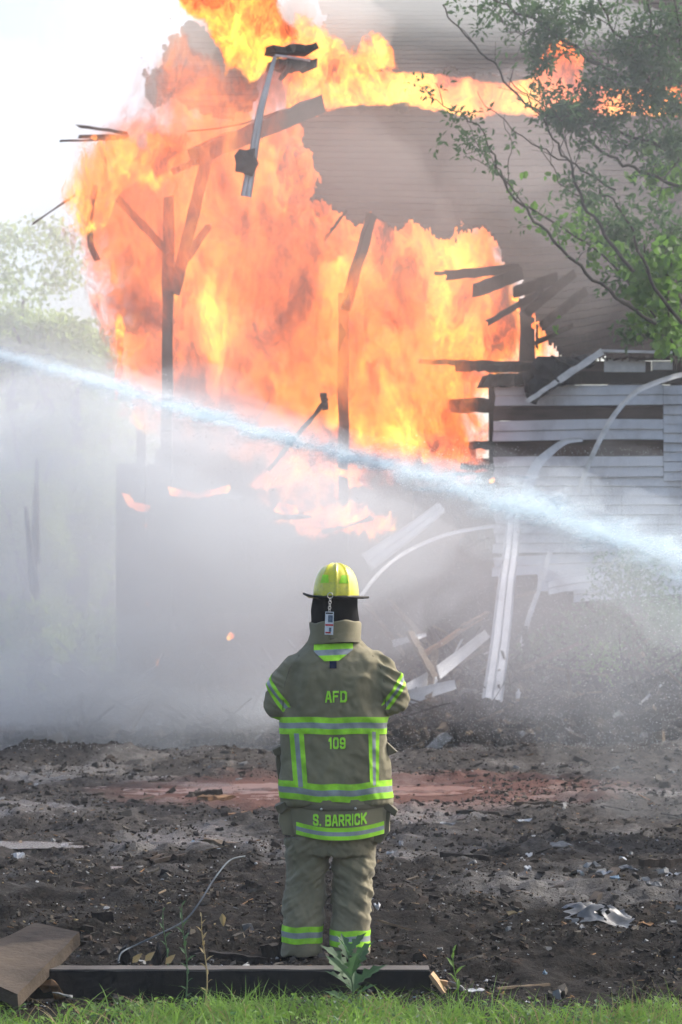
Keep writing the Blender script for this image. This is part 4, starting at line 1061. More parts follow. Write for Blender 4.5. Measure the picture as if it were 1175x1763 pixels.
# letters
G = {'A': [[(0, 0), (1.45, 7)], [(1.45, 7), (2.55, 7)], [(2.55, 7), (4, 0)], [(.6, 2.2), (3.4, 2.2)]], 'F': [[(0, 0), (0, 7)], [(0, 7), (3.6, 7)], [(0, 3.8), (3, 3.8)]],
     'D': [[(0, 0), (0, 7), (2.8, 7), (4, 5.8), (4, 1.2), (2.8, 0), (0, 0)]], '1': [[(.3, 5.5), (1.6, 7), (1.6, 0)]],
     '0': [[(1, 0), (0, 1.1), (0, 5.9), (1, 7), (2.9, 7), (3.9, 5.9), (3.9, 1.1), (2.9, 0), (1, 0)]],
     '9': [[(0, 1.2), (1, 0), (2.9, 0), (3.9, 1.1), (3.9, 5.9), (2.9, 7), (1, 7), (0, 5.9), (0, 4.3), (1, 3.3), (3.9, 3.3)]],
     'S': [[(0, 1.5), (0, 1), (1, 0), (2.9, 0), (3.9, 1), (3.9, 2.5), (2.9, 3.5), (1, 3.5), (0, 4.5), (0, 6), (1, 7), (2.9, 7), (3.9, 6), (3.9, 5.5)]],
     '.': [[(0, 0), (.05, .05)]], 'B': [[(0, 0), (0, 7), (2.9, 7), (3.8, 6.2), (3.8, 4.5), (3, 3.6), (0, 3.6)], [(3, 3.6), (4, 2.7), (4, .9), (3, 0), (0, 0)]],
     'R': [[(0, 0), (0, 7), (2.9, 7), (3.9, 6), (3.9, 4.3), (2.9, 3.3), (0, 3.3)], [(2, 3.3), (4, 0)]], 'I': [[(0, 0), (0, 7)]],
     'C': [[(3.9, 1.8), (3.9, 1), (2.9, 0), (1, 0), (0, 1), (0, 6), (1, 7), (2.9, 7), (3.9, 6), (3.9, 5.2)]], 'K': [[(0, 0), (0, 7)], [(4, 7), (.4, 3.2)], [(1.3, 4.3), (4.1, 0)]], ' ': []}
WID = {'1': 2.2, '.': .4, 'I': .1, ' ': .6}
def text(s, px0, px1, pytop, pybot, surf, parent, arc=0.0, slope=0.0, hw=.72):
    tot = sum(WID.get(c, 4)+2.2 for c in s)-2.2; sx = (px1-px0)/tot; syy = (pybot-pytop)/7; cur = 0
    for c in s:
        wd = WID.get(c, 4); m_ = MB(); st = .16; vid = {}
        def vert(i, j):
            if (i, j) not in vid:
                gx_, gy_ = i*st, j*st; px = px0+(cur+gx_)*sx; py = pybot-gy_*syy - arc*((px-(px0+px1)/2)/((px1-px0)/2))**2 + slope*(px-(px0+px1)/2)
                q = surf(px, py)
                if q is None: return None
                vid[i, j] = len(m_.v); m_.v.append(tuple(q))
            return vid[i, j]
        for i in range(int(-1/st), int((wd+1)/st)+1):
            for j in range(int(-1/st), int(8/st)+1):
                x_, y_ = (i+.5)*st, (j+.5)*st; ok = False
                for pl in G[c]:
                    for (a, b), (a2, b2) in zip(pl[:-1], pl[1:]):
                        L = (a2-a)**2+(b2-b)**2; t = max(0, min(1, ((x_-a)*(a2-a)+(y_-b)*(b2-b))/(L+1e-9)))
                        if max(abs(x_-a-t*(a2-a)), abs(y_-b-t*(b2-b))*.9) < hw: ok = True; break
                    if ok: break
                if ok:
                    q = [vert(i, j), vert(i+1, j), vert(i+1, j+1), vert(i, j+1)]
                    if None not in q: m_.f.append(tuple(q)); m_.m.append(0)
        if m_.f: m_.build('letter', M['lime_letter'], parent, recalc=False)
        cur += wd+2.2
cs = lambda px, py: back_hit(CB, Q(px, py).x, Q(px, py).z, .005)
text('AFD', 562, 596, 1190, 1206, cs, coat, slope=-.01); text('109', 567, 594, 1269, 1285, cs, coat)
text('S. BARRICK', 541, 630, 1400, 1416, lambda px, py: tailpt(px, py, .006), tl, arc=2.2, slope=-.03)
# boots
for (xa, xb) in LEGX:
    def boot(m_, x=xb):
        loft(m_, [(x, FY+.0, .30, .058, .065, .06, 2), (x, FY, .16, .056, .065, .06, 2), (x, FY+.01, .09, .05, .07, .075, 2), (x, FY+.05, .06, .052, .12, .13, 2.3), (x, FY+.06, .028, .054, .135, .16, 2.4), (x, FY+.06, .0, .054, .135, .165, 2.4)][::-1], 24)
    b_ = part('boot', M['rubber'], boot, parent=man, smooth=True)
    part('sole', M['black'], lambda m_: loft(m_, [(xb, FY+.06, -.012, .057, .138, .168, 2.4), (xb, FY+.06, .014, .058, .14, .17, 2.4)], 24), parent=b_)
# hood
def hood(m_):
    vs_ = []; n = 48
    prof = [(1098, 40, 1.05), (1086, 41, 1.05), (1070, 41.5, 1.1), (1050, 40.5, 1.15), (1032, 38.5, 1.15), (1015, 35, 1.15), (1000, 30, 1.1), (990, 18, 1.0), (986, 3, 1.0)]
    for i, (py, hw, k_) in enumerate(prof):
        for j in range(n):
            a = PI2*j/n; w_ = 1+.018*math.sin(a*5+py*.13)+.012*math.sin(a*9-py*.21)
            face = max(0, math.sin(a))**6*(.022 if 985 < py < 1062 else 0)
            vs_.append((Q(577, 1).x+math.cos(a)*hw*PM*w_, FY+.022+math.sin(a)*(hw*PM*k_*.93*w_-face*.6), zp(py)))
    fs_ = []
    for i in range(len(prof)-1):
        for j in range(n):
            a = PI2*(j+.5)/n
            if math.sin(a) > .86 and prof[i][0] <= 1070 and prof[i+1][0] >= 985: continue
            fs_.append((i*n+j, i*n+(j+1) % n, (i+1)*n+(j+1) % n, (i+1)*n+j))
    m_.add(vs_, fs_)
part('hood', M['hood'], hood, parent=man, smooth=True)
# helmet
hx = Q(579, 1).x; hy_ = FY+.02
def hshell(x_, z0=1027, r=39.5):
    pass
def dome(m_):
    n = 96; rows_ = 22; vs_ = []
    for i in range(rows_+1):
        ph = (i/rows_)*math.pi/2; py = 1028-(1028-970.5)*math.sin(ph)**.92; k_ = math.cos(ph)**.72
        for j in range(n):
            a = PI2*j/n; c, s_ = math.cos(a), math.sin(a); hw = 39.5*PM; hd = .142
            # ribs running front to back
            xr = c*hw*k_; rb = 0
            for xc, am in ((0, .0065), (.058, .0055), (-.058, .0055)):
                wdt = .006; rb = max(rb, am*math.exp(-((xr-xc*min(1, k_*1.15))/wdt)**2))
            if k_ < .15: rb *= k_/.15
            vs_.append((hx+c*(hw*k_+rb*abs(c)), hy_+s_*(hd*k_+rb), zp(py)+rb*math.sin(ph)))
    m_.add(vs_, [(i*n+j, i*n+(j+1) % n, (i+1)*n+(j+1) % n, (i+1)*n+j) for i in range(rows_) for j in range(n)])
helmet = part('helmet', M['helmet'], dome, parent=man, smooth=True)
def brimpt(a, t, up=0.0):
    c, s_ = math.cos(a), math.sin(a); hw = 39*PM; hd = .14
    out = .028+.019*abs(c)**2+(.05*max(0, s_)**2) - .012*max(0, -s_)**3
    x = hx+c*(hw+out*t); y = hy_+s_*(hd+out*t)
    z_ = zp(1027) - .007*t*max(0, -s_) + t*t*abs(c)**4*(.016 if c < 0 else -.002) - .03*t*(1-t)*abs(c) + up
    return (x, y, z_)
def brim(m_, lo, hi, t0=-.15, t1=1.0):
    n = 96; prof = [(t0, hi), (.5, hi), (t1, hi*.8), (t1+.04, 0), (t1, lo), (.5, lo), (t0, lo)]
    vs_ = [brimpt(PI2*j/n, t, u_) for (t, u_) in prof for j in range(n)]; k_ = len(prof)
    m_.add(vs_, [(i*n+j, i*n+(j+1) % n, (i+1)*n+(j+1) % n, (i+1)*n+j) for i in range(k_-1) for j in range(n)])
part('brim', M['helmet'], lambda m_: brim(m_, -.003, .002, -.1, .9), parent=helmet, smooth=True)
def edge_roll(m_):
    n = 96; m_.tube([brimpt(PI2*j/n, .97, 0) for j in range(n+1)], .0058, 8, cap=False)
part('brim_edging', M['black'], edge_roll, parent=helmet, smooth=True)
part('brim_top', M['black'], lambda m_: brim(m_, .003, .005, -.02, .92), parent=helmet, smooth=True)
HM = helmet.data; hl = world_loc(helmet)
HB = BVHTree.FromPolygons([Vector(q.co)+hl for q in HM.vertices], [tuple(p.vertices) for p in HM.polygons])
for (l0, r0, l1, r1, y0, y1) in [(556, 565.5, 552, 566.5, 990, 1004), (589, 597, 584, 600.5, 991, 1005)]:
    rows = []
    for i in range(7):
        row = []
        for j in range(7):
            t = i/6; l = l0+(l1-l0)*t; r_ = r0+(r1-r0)*t; q = Q(l+(r_-l)*j/6, y0+(y1-y0)*t); row.append(back_hit(HB, q.x, q.z, .002))
        rows.append(row)
    tape_grid('reflective_decal', rows, helmet, mats=[M['lime'], M['lime']])
# key ring, chain and badge
kr = part('badge_chain', M['steel'], lambda m_: m_.tube([Q(569+4.5*math.cos(t*.5), 1026+5*math.sin(t*.5), -.165) for t in range(13)], .0018, 6, cap=False), parent=helmet, smooth=True)
for i in range(5):
    def link(m_, i=i):
        cyy_ = 1033+i*4.6; m_.tube([Q(569-.3*i+(2.2 if i % 2 else 1.2)*math.cos(t*.5236), cyy_+3.2*math.sin(t*.5236), -.165+(.0 if i % 2 else .006)*math.cos(t*.5236)) for t in range(13)], .0016, 6, cap=False)
    part('chain_link', M['steel'], link, parent=helmet, smooth=True)
bd = part('badge', M['card'], lambda m_: m_.box(Q(567.5, 1073, -.168), (14.5*PM, .003, 39*PM), Matrix.Rotation(R(2), 3, 'Y')), parent=helmet)
for (a, b, w_, h_, mt) in [(567.5, 1076, 13.5, 3, 'cardred'), (565.5, 1089, 9, 2.2, 'cardred'), (569.5, 1065.5, 8, 12, 'cardblue'), (569, 1084, 4, 7, 'cardblue'), (567.8, 1056, 12, 2.5, 'black')]:
    part('badge_print', M[mt], lambda m_: m_.box(Q(a, b, -.1706), (w_*PM, .0012, h_*PM), Matrix.Rotation(R(2), 3, 'Y')), parent=helmet)
# ================================================================== FOREGROUND
BY = 12.3
bz = 0.115
xa, xb = P(70, 1690, BY).x, P(741, 1690, BY).x
bmm = empty('charred_beam', ((xa+xb)/2, BY, 0), 'long black charred beam lying across the foreground behind the fireman with a split pale end', 'beam')
def blk(m_):
    m_.beam((xa-.25, BY+.07, bz/2-.005), (xb, BY+.07, bz/2-.005), .15, bz, 30, .0025)
part('timber', M['blackpaint'], blk, parent=bmm)
part('top_face', M['beamtop'], lambda m_: m_.beam((xa-.2, BY+.068, bz-.001), (xb-.004, BY+.068, bz-.001), .142, .008, 24, .0012), parent=bmm)
def endw(m_):
    a = P(742, 1676, BY-.01); b = P(772, 1716, BY-.02); m_.beam(a, b, .10, .014, 3, .002); m_.beam(P(745, 1690, BY+.03), P(770, 1693, BY+.02), .03, .02, 3, .002)
part('split_end', M['rawwood'], endw, parent=bmm)
# thick board at the left, propped on the beam
def thick(m_):
    # top face corners traced at their own distances: far right, far left, near left, near right
    fr = P(137, 1604, 12.75); fl_ = P(62, 1588, 12.95); nl = P(-90, 1660, 12.15); nr = P(30, 1712, 11.85)
    top = [fr, fl_, nl, nr]; n = (fl_-fr).cross(nr-fr).normalized()
    if n.z < 0: n = -n
    bot = [p-n*.058 for p in top]; N = 10; vs_ = []; 
    for layer in (top, bot):
        for i in range(N+1):
            t = i/N; e = Vector((rng.uniform(-1, 1), rng.uniform(-1, 1), rng.uniform(-1, 1)))*.002
            vs_ += [layer[0].lerp(layer[3], t)+e, layer[1].lerp(layer[2], t)+e]
    k_ = 2*(N+1); fs_ = []
    for i in range(N):
        a = 2*i; fs_ += [(a, a+1, a+3, a+2), (k_+a+2, k_+a+3, k_+a+1, k_+a), (a+2, k_+a+2, k_+a, a), (a+1, k_+a+1, k_+a+3, a+3)]
    fs_ += [(1, 0, k_, k_+1), (2*N, 2*N+1, k_+2*N+1, k_+2*N)]
    m_.add(vs_, fs_)
m_ = MB(); thick(m_); m_.build('thick_plank', noisy('brown_plank', (.022, .017, .013), (.065, .05, .037), 5, .75, .6, 55, stretch=(.6, .6, 1), c3=(.09, .07, .05)), label='thick brown plank propped over the left end of the charred beam', cat='plank')

def leaf_quad(m_, p, d, n, L, w_, mi=0, fold=.25):
    "a pointed leaf: 6 verts, folded along the midrib"
    d = d.normalized(); s_ = d.cross(n).normalized(); u_ = s_.cross(d)
    m_.add([p, p+d*L*.35+s_*w_*.5+u_*fold*w_, p+d*L*.4, p+d*L*.35-s_*w_*.5+u_*fold*w_, p+d*L-u_*L*.12, p+d*L*.72+s_*w_*.3+u_*fold*w_*.6, p+d*L*.72-s_*w_*.3+u_*fold*w_*.6, p+d*L*.72],
           [(0, 1, 2), (0, 2, 3), (1, 5, 7, 2), (2, 7, 6, 3), (5, 4, 7), (7, 4, 6)], mi)
def rv(a=1.0): return Vector((rng.uniform(-1, 1), rng.uniform(-1, 1), rng.uniform(-1, 1)))*a
# --- grass
def blade(m_, b, h, w_, lean, mi=0, curl=1.0):
    n = 4; vs_ = []; a = rng.uniform(0, PI2); sd_ = Vector((math.cos(a), math.sin(a)*.4, 0)).normalized()
    for i in range(n+1):
        t = i/n; c = b+Vector((0, 0, 1))*h*(t-.25*curl*t*t*min(1, lean.length/h))+lean*t*t; ww = w_*(1-t)**.6/2
        if i < n: vs_ += [c-sd_*ww, c+sd_*ww]
        else: vs_.append(c)
    m_.add(vs_, [(2*i, 2*i+1, 2*i+3, 2*i+2) for i in range(n-1)]+[(2*n-2, 2*n-1, 2*n)], mi)
def grass(n, fx, fy, hmin, hmax, mi_f, label, lean=.5, wd=(.003, .007)):
    m_ = MB()
    for i in range(n):
        x = fx(); y = fy(x); h = rng.uniform(hmin, hmax)*(.5+rng.random()); b = Vector((x, y, ghs(x, y)-.01))
        blade(m_, b, h, rng.uniform(*wd), Vector((rng.gauss(0, 1), rng.gauss(0, .6), 0))*h*lean, mi_f())
    return m_.build('grass', [M['grass'], M['straw'], M['weed']], recalc=False, kind='stuff', label=label, cat='grass')
def clump_density(x): return .5+.5*math.sin(x*7.3)+.35*math.sin(x*17.1+1)
def fx1():
    while True:
        x = rng.uniform(-1.75, 1.75)
        k_ = clump_density(x)
        if x > .45 and x < 1.05: k_ *= .55
        if rng.random() < .25+.7*k_: return x
grass(4200, fx1, lambda x: rng.uniform(10.9, 11.75+.12*math.sin(x*5)+.15*math.sin(x*11)), .06, .12, lambda: 1 if rng.random() < .12 else 0, 'green grass along the bottom edge in front of the beam', .85, (.004, .009))
grass(200, lambda: rng.gauss(1.25, .13), lambda x: rng.gauss(11.4, .09), .1, .19, lambda: 1 if rng.random() < .2 else 0, 'tall thin grass tuft at the lower right corner', .35, (.002, .005))
grass(420, lambda: rng.gauss(-.35, .2), lambda x: rng.gauss(11.6, .09), .07, .13, lambda: 0, 'bright arching grass tuft in front of the beam left of centre', .9)
grass(130, lambda: rng.gauss(.55, .12), lambda x: rng.gauss(11.5, .06), .08, .17, lambda: 0, 'grass tuft below the pale split end of the beam', .5)
# ground-cover leaves among the grass
def cover():
    m_ = MB()
    for i in range(2600):
        x = rng.uniform(-1.7, 1.7); y = rng.uniform(11.0, 11.9); 
        if rng.random() > .35+.6*float(fbm(x*3, y*3, 1, 2)): continue
        b = Vector((x, y, ghs(x, y)+rng.uniform(.01, .05))); leaf_quad(m_, b, Vector((rng.uniform(-1, 1), rng.uniform(-1, 1), rng.uniform(-.2, .6))), Vector((0, 0, 1))+rv(.4), rng.uniform(.02, .045), rng.uniform(.012, .025), rng.choice([0, 0, 1]))
    return m_.build('ground_cover', [M['grass'], M['weed']], recalc=False, kind='stuff', label='small leafy weeds growing low among the grass', cat='weeds')
cover()
# --- weeds
def jag_leaf(m_, p, d, n, L, w_, mi=0):
    "lobed leaf with toothed outline"
    d = d.normalized(); s_ = d.cross(n).normalized(); u_ = s_.cross(d); out = [(0, 0), (.15, .12), (.28, .42), (.36, .22), (.5, .5), (.58, .24), (.72, .34), (.8, .14), (1, 0)]
    mid = [p+d*L*t - u_*L*.18*t*t for t, _ in out]
    for sg in (1, -1):
        o_ = [mid[i]+s_*sg*w_*b+u_*abs(b)*w_*.3 for i, (t, b) in enumerate(out)]
        m_.add(mid+o_, [(i, i+1, 9+i+1, 9+i) for i in range(8)], mi)
def weed(px, pyb, pyt, Y, n, L, label, mat='weed', jag=True, lean=0.0, group=None):
    b = P(px, pyb, Y); b.z = ghs(b.x, Y)-.01; tp = P(px+lean, pyt, Y); w_ = empty('weed_plant', b, label, 'weed', group); H = tp.z-b.z
    pts = [b.lerp(tp, t)+Vector((.012*math.sin(t*5), .01*math.sin(t*3), 0)) for t in np.linspace(0, 1, 9)]
    part('stem', M[mat], lambda m_: m_.tube(pts, [.004*(1-.6*t) for t in np.linspace(0, 1, 9)], 6), parent=w_)
    for i in range(n):
        t = .12+.88*i/(n-1); c = b.lerp(tp, t)+Vector((.012*math.sin(t*5), .01*math.sin(t*3), 0)); a = i*2.4+.6
        d = Vector((math.cos(a), math.sin(a)*.7, .45+.9*t)); k_ = L*(.6+.6*math.sin(math.pi*min(1, t*.9)))
        m_ = MB(); (jag_leaf if jag else leaf_quad)(m_, c, d, Vector((0, -.4, 1)), k_, k_*(.5 if jag else .3)); m_.build('leaf', M[mat], w_, recalc=False)
    return w_
weed(602, 1738, 1640, 11.75, 14, .14, 'leafy weed with jagged leaves standing before the right boot', lean=4)
weed(318, 1700, 1560, 12.05, 14, .04, 'thin pale weed rising in front of the cable', 'weed', False)
weed(352, 1700, 1580, 12.0, 12, .035, 'second thin weed just right of the pale one by the cable', 'straw', False)
weed(785, 1715, 1640, 11.7, 9, .05, 'small green sprout at the right end of the beam', 'grass', False)
weed(285, 1660, 1570, 12.6, 9, .035, 'faint small weed left of the thin pale weeds', 'weed', False)
# cable
cp = [(204, 1656, 12.6), (210, 1640, 12.65), (235, 1627, 12.75), (275, 1608, 12.8), (318, 1585, 12.95), (345, 1552, 13.1), (368, 1515, 13.4), (395, 1482, 13.8), (422, 1474, 14.0)]
m_ = MB(); c = catm([(*P(a, b, y_),) for a, b, y_ in cp], 8); m_.tube([Vector(q) for q in c], .0042, 8); m_.build('grey_cable', M['cable'], smooth=True, label='bent grey cable arching up left of the fireman', cat='cable')
# dry leaves hanging by the cable stems
for i, (a, b, d_) in enumerate([(383, 1572, 1), (228, 1658, 0), (285, 1660, 0), (250, 1655, 0)]):
    m_ = MB(); leaf_quad(m_, P(a, b, 12.3+.3*d_), Vector((.3-d_*.2, 0, -1 if d_ else .3)), Vector((0, -1, .3)), .06, .03)
    m_.build('dry_leaf', M['straw'], recalc=False, label=['pale dry leaf hanging right of the cable', 'curled dry leaf on the beam under the foot of the cable', 'dry leaf on the beam below the thin weeds', 'small dry leaf between two others on the beam'][i], cat='leaf')

# ================================================================== DEBRIS
def chunk_poly(m_, c, L, w_, h, a, mi=0, tilt=0.0):
    "irregular splinter: 5-gon prism"
    n = rng.choice([4, 5, 6]); pts = []
    for i in range(n):
        t = PI2*i/n+rng.uniform(-.3, .3); k_ = rng.uniform(.7, 1.1); pts.append((math.cos(t)*L/2*k_, math.sin(t)*w_/2*k_))
    rot = Matrix.Rotation(a, 3, 'Z') @ Matrix.Rotation(tilt, 3, 'Y') @ Matrix.Rotation(rng.uniform(-.3, .3), 3, 'X')
    lo = [rot @ Vector((x, y, -h/2)) + c for x, y in pts]; hi = [rot @ Vector((x*.9, y*.9, h/2*rng.uniform(.6, 1.3))) + c for x, y in pts]
    m_.add(lo+hi, [tuple(range(n-1, -1, -1)), tuple(n+i for i in range(n))]+[(i, (i+1) % n, n+(i+1) % n, n+i) for i in range(n)], mi)
from mathutils import noise as mnoise
def scatter(name, n, ysel, size, mats, label, flat=.25, elong=(1, 3), ybias=1.0, cat='debris', wts=None):
    m_ = MB()
    for i in range(n):
        y = ysel[0]+(ysel[1]-ysel[0])*rng.random()**ybias; hwid = y*.123+.3; x = rng.uniform(-hwid, hwid)
        if mnoise.noise(Vector((x*1.5, y*.9, 3)))+.6*mnoise.noise(Vector((x*5, y*3, 9))) < rng.uniform(-.55, .35): continue
        if y < 15 and y > 13.0 and abs(x+.03) < .1 and rng.random() < .8: continue
        if puddle_d(x, y) < .8 and rng.random() < .93: continue
        s_ = rng.uniform(*size)*(1 if rng.random() < .9 else 1.8)*(.7+.02*y); e = rng.uniform(*elong); mi = rng.choices(range(len(mats)), wts)[0]
        chunk_poly(m_, Vector((x, y, ghs(x, y)+s_*flat*.3)), s_*e, s_, s_*flat*rng.uniform(.5, 1.6), rng.uniform(0, PI2), mi, rng.uniform(-.5, .5))
    return m_.build(name, mats, recalc=False, kind='stuff', label=label, cat=cat)
scatter('dark_clods', 60000, (12.0, 36), (.003, .014), [M['char'], M['char_brown'], M['bark']], 'crumbled dark clods and char strewn over the burnt ground', .8, (1, 1.5), 1.3)
scatter('charred_lumps', 7000, (12.2, 36), (.012, .045), [M['char'], M['char_brown'], M['bark'], M['grey_scrap']], 'larger black lumps and broken char over the burnt dirt', .5, (1, 2.6), 1.2, wts=[7, 3, 2, .5])
scatter('wood_splinters', 20000, (12.1, 36), (.004, .013), [M['char_brown'], M['brown_scrap'], M['oldwood'], M['char']], 'countless small wood splinters over the dirt', .35, (2, 7), 1.3, wts=[4, 1.3, 2, 5])
scatter('pale_chips', 9000, (12.1, 38), (.004, .013), [M['white_scrap'], M['grey_scrap'], M['blue_scrap'], M['straw']], 'tiny white and grey chips speckling the dirt', .4, (1, 2.4), 1.25, wts=[4, 5, .6, 2])
def scrap(name, px, py, L, w_, h, a, mat, label, tilt=0., lift=0.0, group=None):
    # ground distance from the pixel
    Y = CAMZ*F/max(30, (py-1075)) if py > 1110 else 38; p = P(px, py, Y); z_ = ghs(p.x, Y)
    m_ = MB(); n = 9; rot = Matrix.Rotation(a, 3, 'Z') @ Matrix.Rotation(tilt, 3, 'Y'); c0 = Vector((p.x, Y, z_+h*.5+.012+lift))
    rim = [Vector((math.cos(PI2*i/n)*L/2*rng.uniform(.55, 1.1), math.sin(PI2*i/n)*w_/2*rng.uniform(.5, 1.1), rng.uniform(-.6, .9)*h)) for i in range(n)]
    midr = [q*.5+Vector((0, 0, rng.uniform(-.4, .9)*h)) for q in rim]; cc = Vector((0, 0, h*.4)); lay = []
    for dz in (0, -max(.003, h*.12)):
        lay += [rot @ (q+Vector((0, 0, dz)))+c0 for q in [cc]+midr+rim]
    k_ = 2*n+1; fs_ = []
    for i in range(n):
        j = (i+1) % n; top = [(0, 1+i, 1+j), (1+i, 1+n+i, 1+n+j, 1+j)]; fs_ += top+[tuple(k_+q for q in reversed(t_)) for t_ in top]+[(1+n+i, k_+1+n+i, k_+1+n+j, 1+n+j)]
    m_.add(lay, fs_)
    return m_.build(name, M[mat], label=label, cat=name.split('_')[-1], group=group)
for a in [('white_scrap', 34, 1480, .1, .07, .03, .4, 'white_scrap', 'white crumpled scrap at the far left of the dark soil'),
          ('white_scrap', 112, 1467, .07, .04, .02, .4, 'white_scrap', 'small white scrap beside the dark mound on the left'),
          ('blue_scrap', 337, 1462, .11, .06, .025, .2, 'blue_scrap', 'pale blue scrap left of the fireman beside thin sticks'),
          ('white_scrap', 427, 1451, .05, .04, .02, .2, 'white_scrap', 'small white lump just left of the left trouser leg'),
          ('white_scrap', 770, 1424, .16, .05, .02, .1, 'white_scrap', 'flat white scrap right of the name panel'),
          ('white_scrap', 900, 1426, .14, .06, .02, .0, 'white_scrap', 'pale flat scrap lying in the middle right of the dirt'),
          ('white_scrap', 691, 1466, .045, .04, .03, 0, 'white_scrap', 'round white lump right of the right trouser leg'),
          ('white_scrap', 676, 1477, .1, .03, .015, .1, 'white_scrap', 'white sliver just below a round white lump'),
          ('grey_scrap', 965, 1466, .2, .1, .03, .2, 'grey_scrap', 'folded grey flake near brown splinters at the right'),
          ('white_scrap', 1072, 1479, .09, .05, .02, -.3, 'white_scrap', 'bright white flake at the right among brown splinters'),
          ('white_scrap', 910, 1498, .07, .05, .03, .3, 'white_scrap', 'white angular scrap alone in the dark dirt at right'),
          ('white_scrap', 911, 1480, .06, .03, .02, .3, 'white_scrap', 'little white scrap above the white angular one'),
          ('orange_scrap', 653, 1497, .045, .03, .02, 0, 'brown_scrap', 'orange brown fragment beside the right knee'),
          ('pale_scrap', 890, 1579, .11, .06, .02, .1, 'straw', 'pale tan scrap in front of the grey plastic sheet'),
          ('white_scrap', 650, 1585, .045, .03, .03, .5, 'white_scrap', 'white chip beside the right trouser cuff'),
          ('brown_scrap', 1113, 1593, .13, .06, .02, .3, 'brown_scrap', 'orange brown bark piece right of the plastic sheet'),
          ('white_paper', 788, 1711, .12, .09, .01, .5, 'white_scrap', 'white torn paper beside the split end of the beam', .5),
          ('white_paper', 820, 1716, .08, .04, .008, .2, 'white_scrap', 'small white paper shred right of the torn paper'),
          ('white_paper', 110, 1725, .1, .04, .008, .2, 'grey_scrap', 'dull paper strip in the grass at lower left', .2, .04),
          ('blue_scrap', 939, 1683, .03, .02, .02, .2, 'blue_scrap', 'tiny blue bit near the lower right'),
          ('white_scrap', 840, 1681, .05, .02, .01, .6, 'white_scrap', 'two tone white sliver in the dirt at lower right'),
          ('rusty_scrap', 85, 1716, .16, .07, .05, -.35, 'brown_scrap', 'rust brown curled scrap in the grass at lower left', .2, .03),
          ('grey_stone', 350, 1697, .11, .08, .07, .2, 'grey_scrap', 'grey stone sitting in front of the beam under the weeds'),
          ('dark_stone', 222, 1680, .1, .07, .09, .2, 'tarp', 'dark stone leaning on the beam under the cable'),
          ('dark_stone', 275, 1676, .09, .06, .08, .2, 'tarp', 'dark lump on the beam right of the leaning stone'),
          ('white_debris', 395, 1087, .05, .05, .05, .2, 'white_scrap', 'white fleck in the mist left of the hood')]:
    scrap(*a)
def stick(px0, py0, px1, py1, w_, mat, label, h=None, lift=.02, sag=0., name='charred_stick', n=8, cat='stick'):
    Y0 = CAMZ*F/(py0-1075); Y1 = CAMZ*F/(py1-1075); a = P(px0, py0, Y0); b = P(px1, py1, Y1); a.z = ghs(a.x, a.y)+lift; b.z = ghs(b.x, b.y)+lift
    m_ = MB(); m_.beam(a, b, w_, h or w_*.5, n, w_*.12, sag=sag, rag=w_*.5); return m_.build(name, M[mat], label=label, cat=cat)
stick(355, 1455, 420, 1462, .1, 'oldwood', 'weathered board lying left of the trouser legs', .02, name='short_board', cat='board')
stick(255, 1483, 335, 1462, .03, 'char_brown', 'dark splintered stick below the pale blue scrap')
stick(262, 1487, 345, 1478, .04, 'char_brown', 'second splintered stick crossing the puddle edge')
stick(330, 1367, 378, 1366, .12, 'char_brown', 'brown plank piece behind the pile of splinters', .05, name='plank_piece', cat='plank')
stick(350, 1379, 395, 1376, .12, 'brown_scrap', 'orange plank piece in the splinter pile left of the coat', .04, name='plank_piece', cat='plank')
stick(395, 1414, 425, 1405, .1, 'brown_scrap', 'small orange chip of plank left of the coat tail', .03, name='plank_piece', cat='plank')
stick(650, 1609, 718, 1607, .012, 'oldwood', 'thin pale stick beside the right cuff', .01)
stick(362, 1654, 455, 1657, .045, 'char', 'black charred stick behind the beam left of the feet', .03)
stick(458, 1648, 514, 1652, .07, 'char', 'black square block end lying by the left foot', .06, name='charred_block', cat='block')
stick(888, 1391, 965, 1388, .05, 'char_brown', 'rusty straight rod lying in the middle right', .03, name='rusty_rod', cat='rod')
stick(790, 1403, 860, 1409, .07, 'char', 'dark stick right of the coat tail', .05)
stick(760, 1484, 840, 1486, .05, 'char', 'black stick beneath white scraps right of the legs', .04)
stick(1105, 1504, 1175, 1500, .06, 'char_brown', 'dark bar at the right edge of the dirt', .05)
stick(1020, 1541, 1060, 1505, .05, 'char_brown', 'brown stick across the grey heap at the right')
stick(975, 1291, 1040, 1286, .03, 'white_scrap', 'thin white rod on the dirt at the far right', .02, name='white_rod', cat='rod')
stick(890, 1505, 925, 1500, .08, 'white_scrap', 'pale scrap board left of the grey heap', .02, name='pale_board', cat='board')
stick(1140, 1408, 1175, 1412, .03, 'char', 'thin dark stick at the right edge')
stick(855, 1707, 945, 1692, .012, 'oldwood', 'thin dry twig right of the torn paper', .01, name='twig', cat='twig')
stick(50, 1272, 200, 1270, .05, 'grey_scrap', 'long pale lath on the ground in the mist at left', .03, sag=-.05, name='lath', cat='lath')
stick(150, 1262, 212, 1243, .05, 'char', 'dark stick rising from the mist at left', .05, lift=.12)
stick(665, 1240, 775, 1257, .07, 'oldwood', 'long pale board on the ground right of the coat', .03, name='long_board', cat='board')
stick(855, 1268, 905, 1266, .08, 'oldwood', 'flat board in front of the bottle', .03, name='flat_board', cat='board')
used_lb = set()
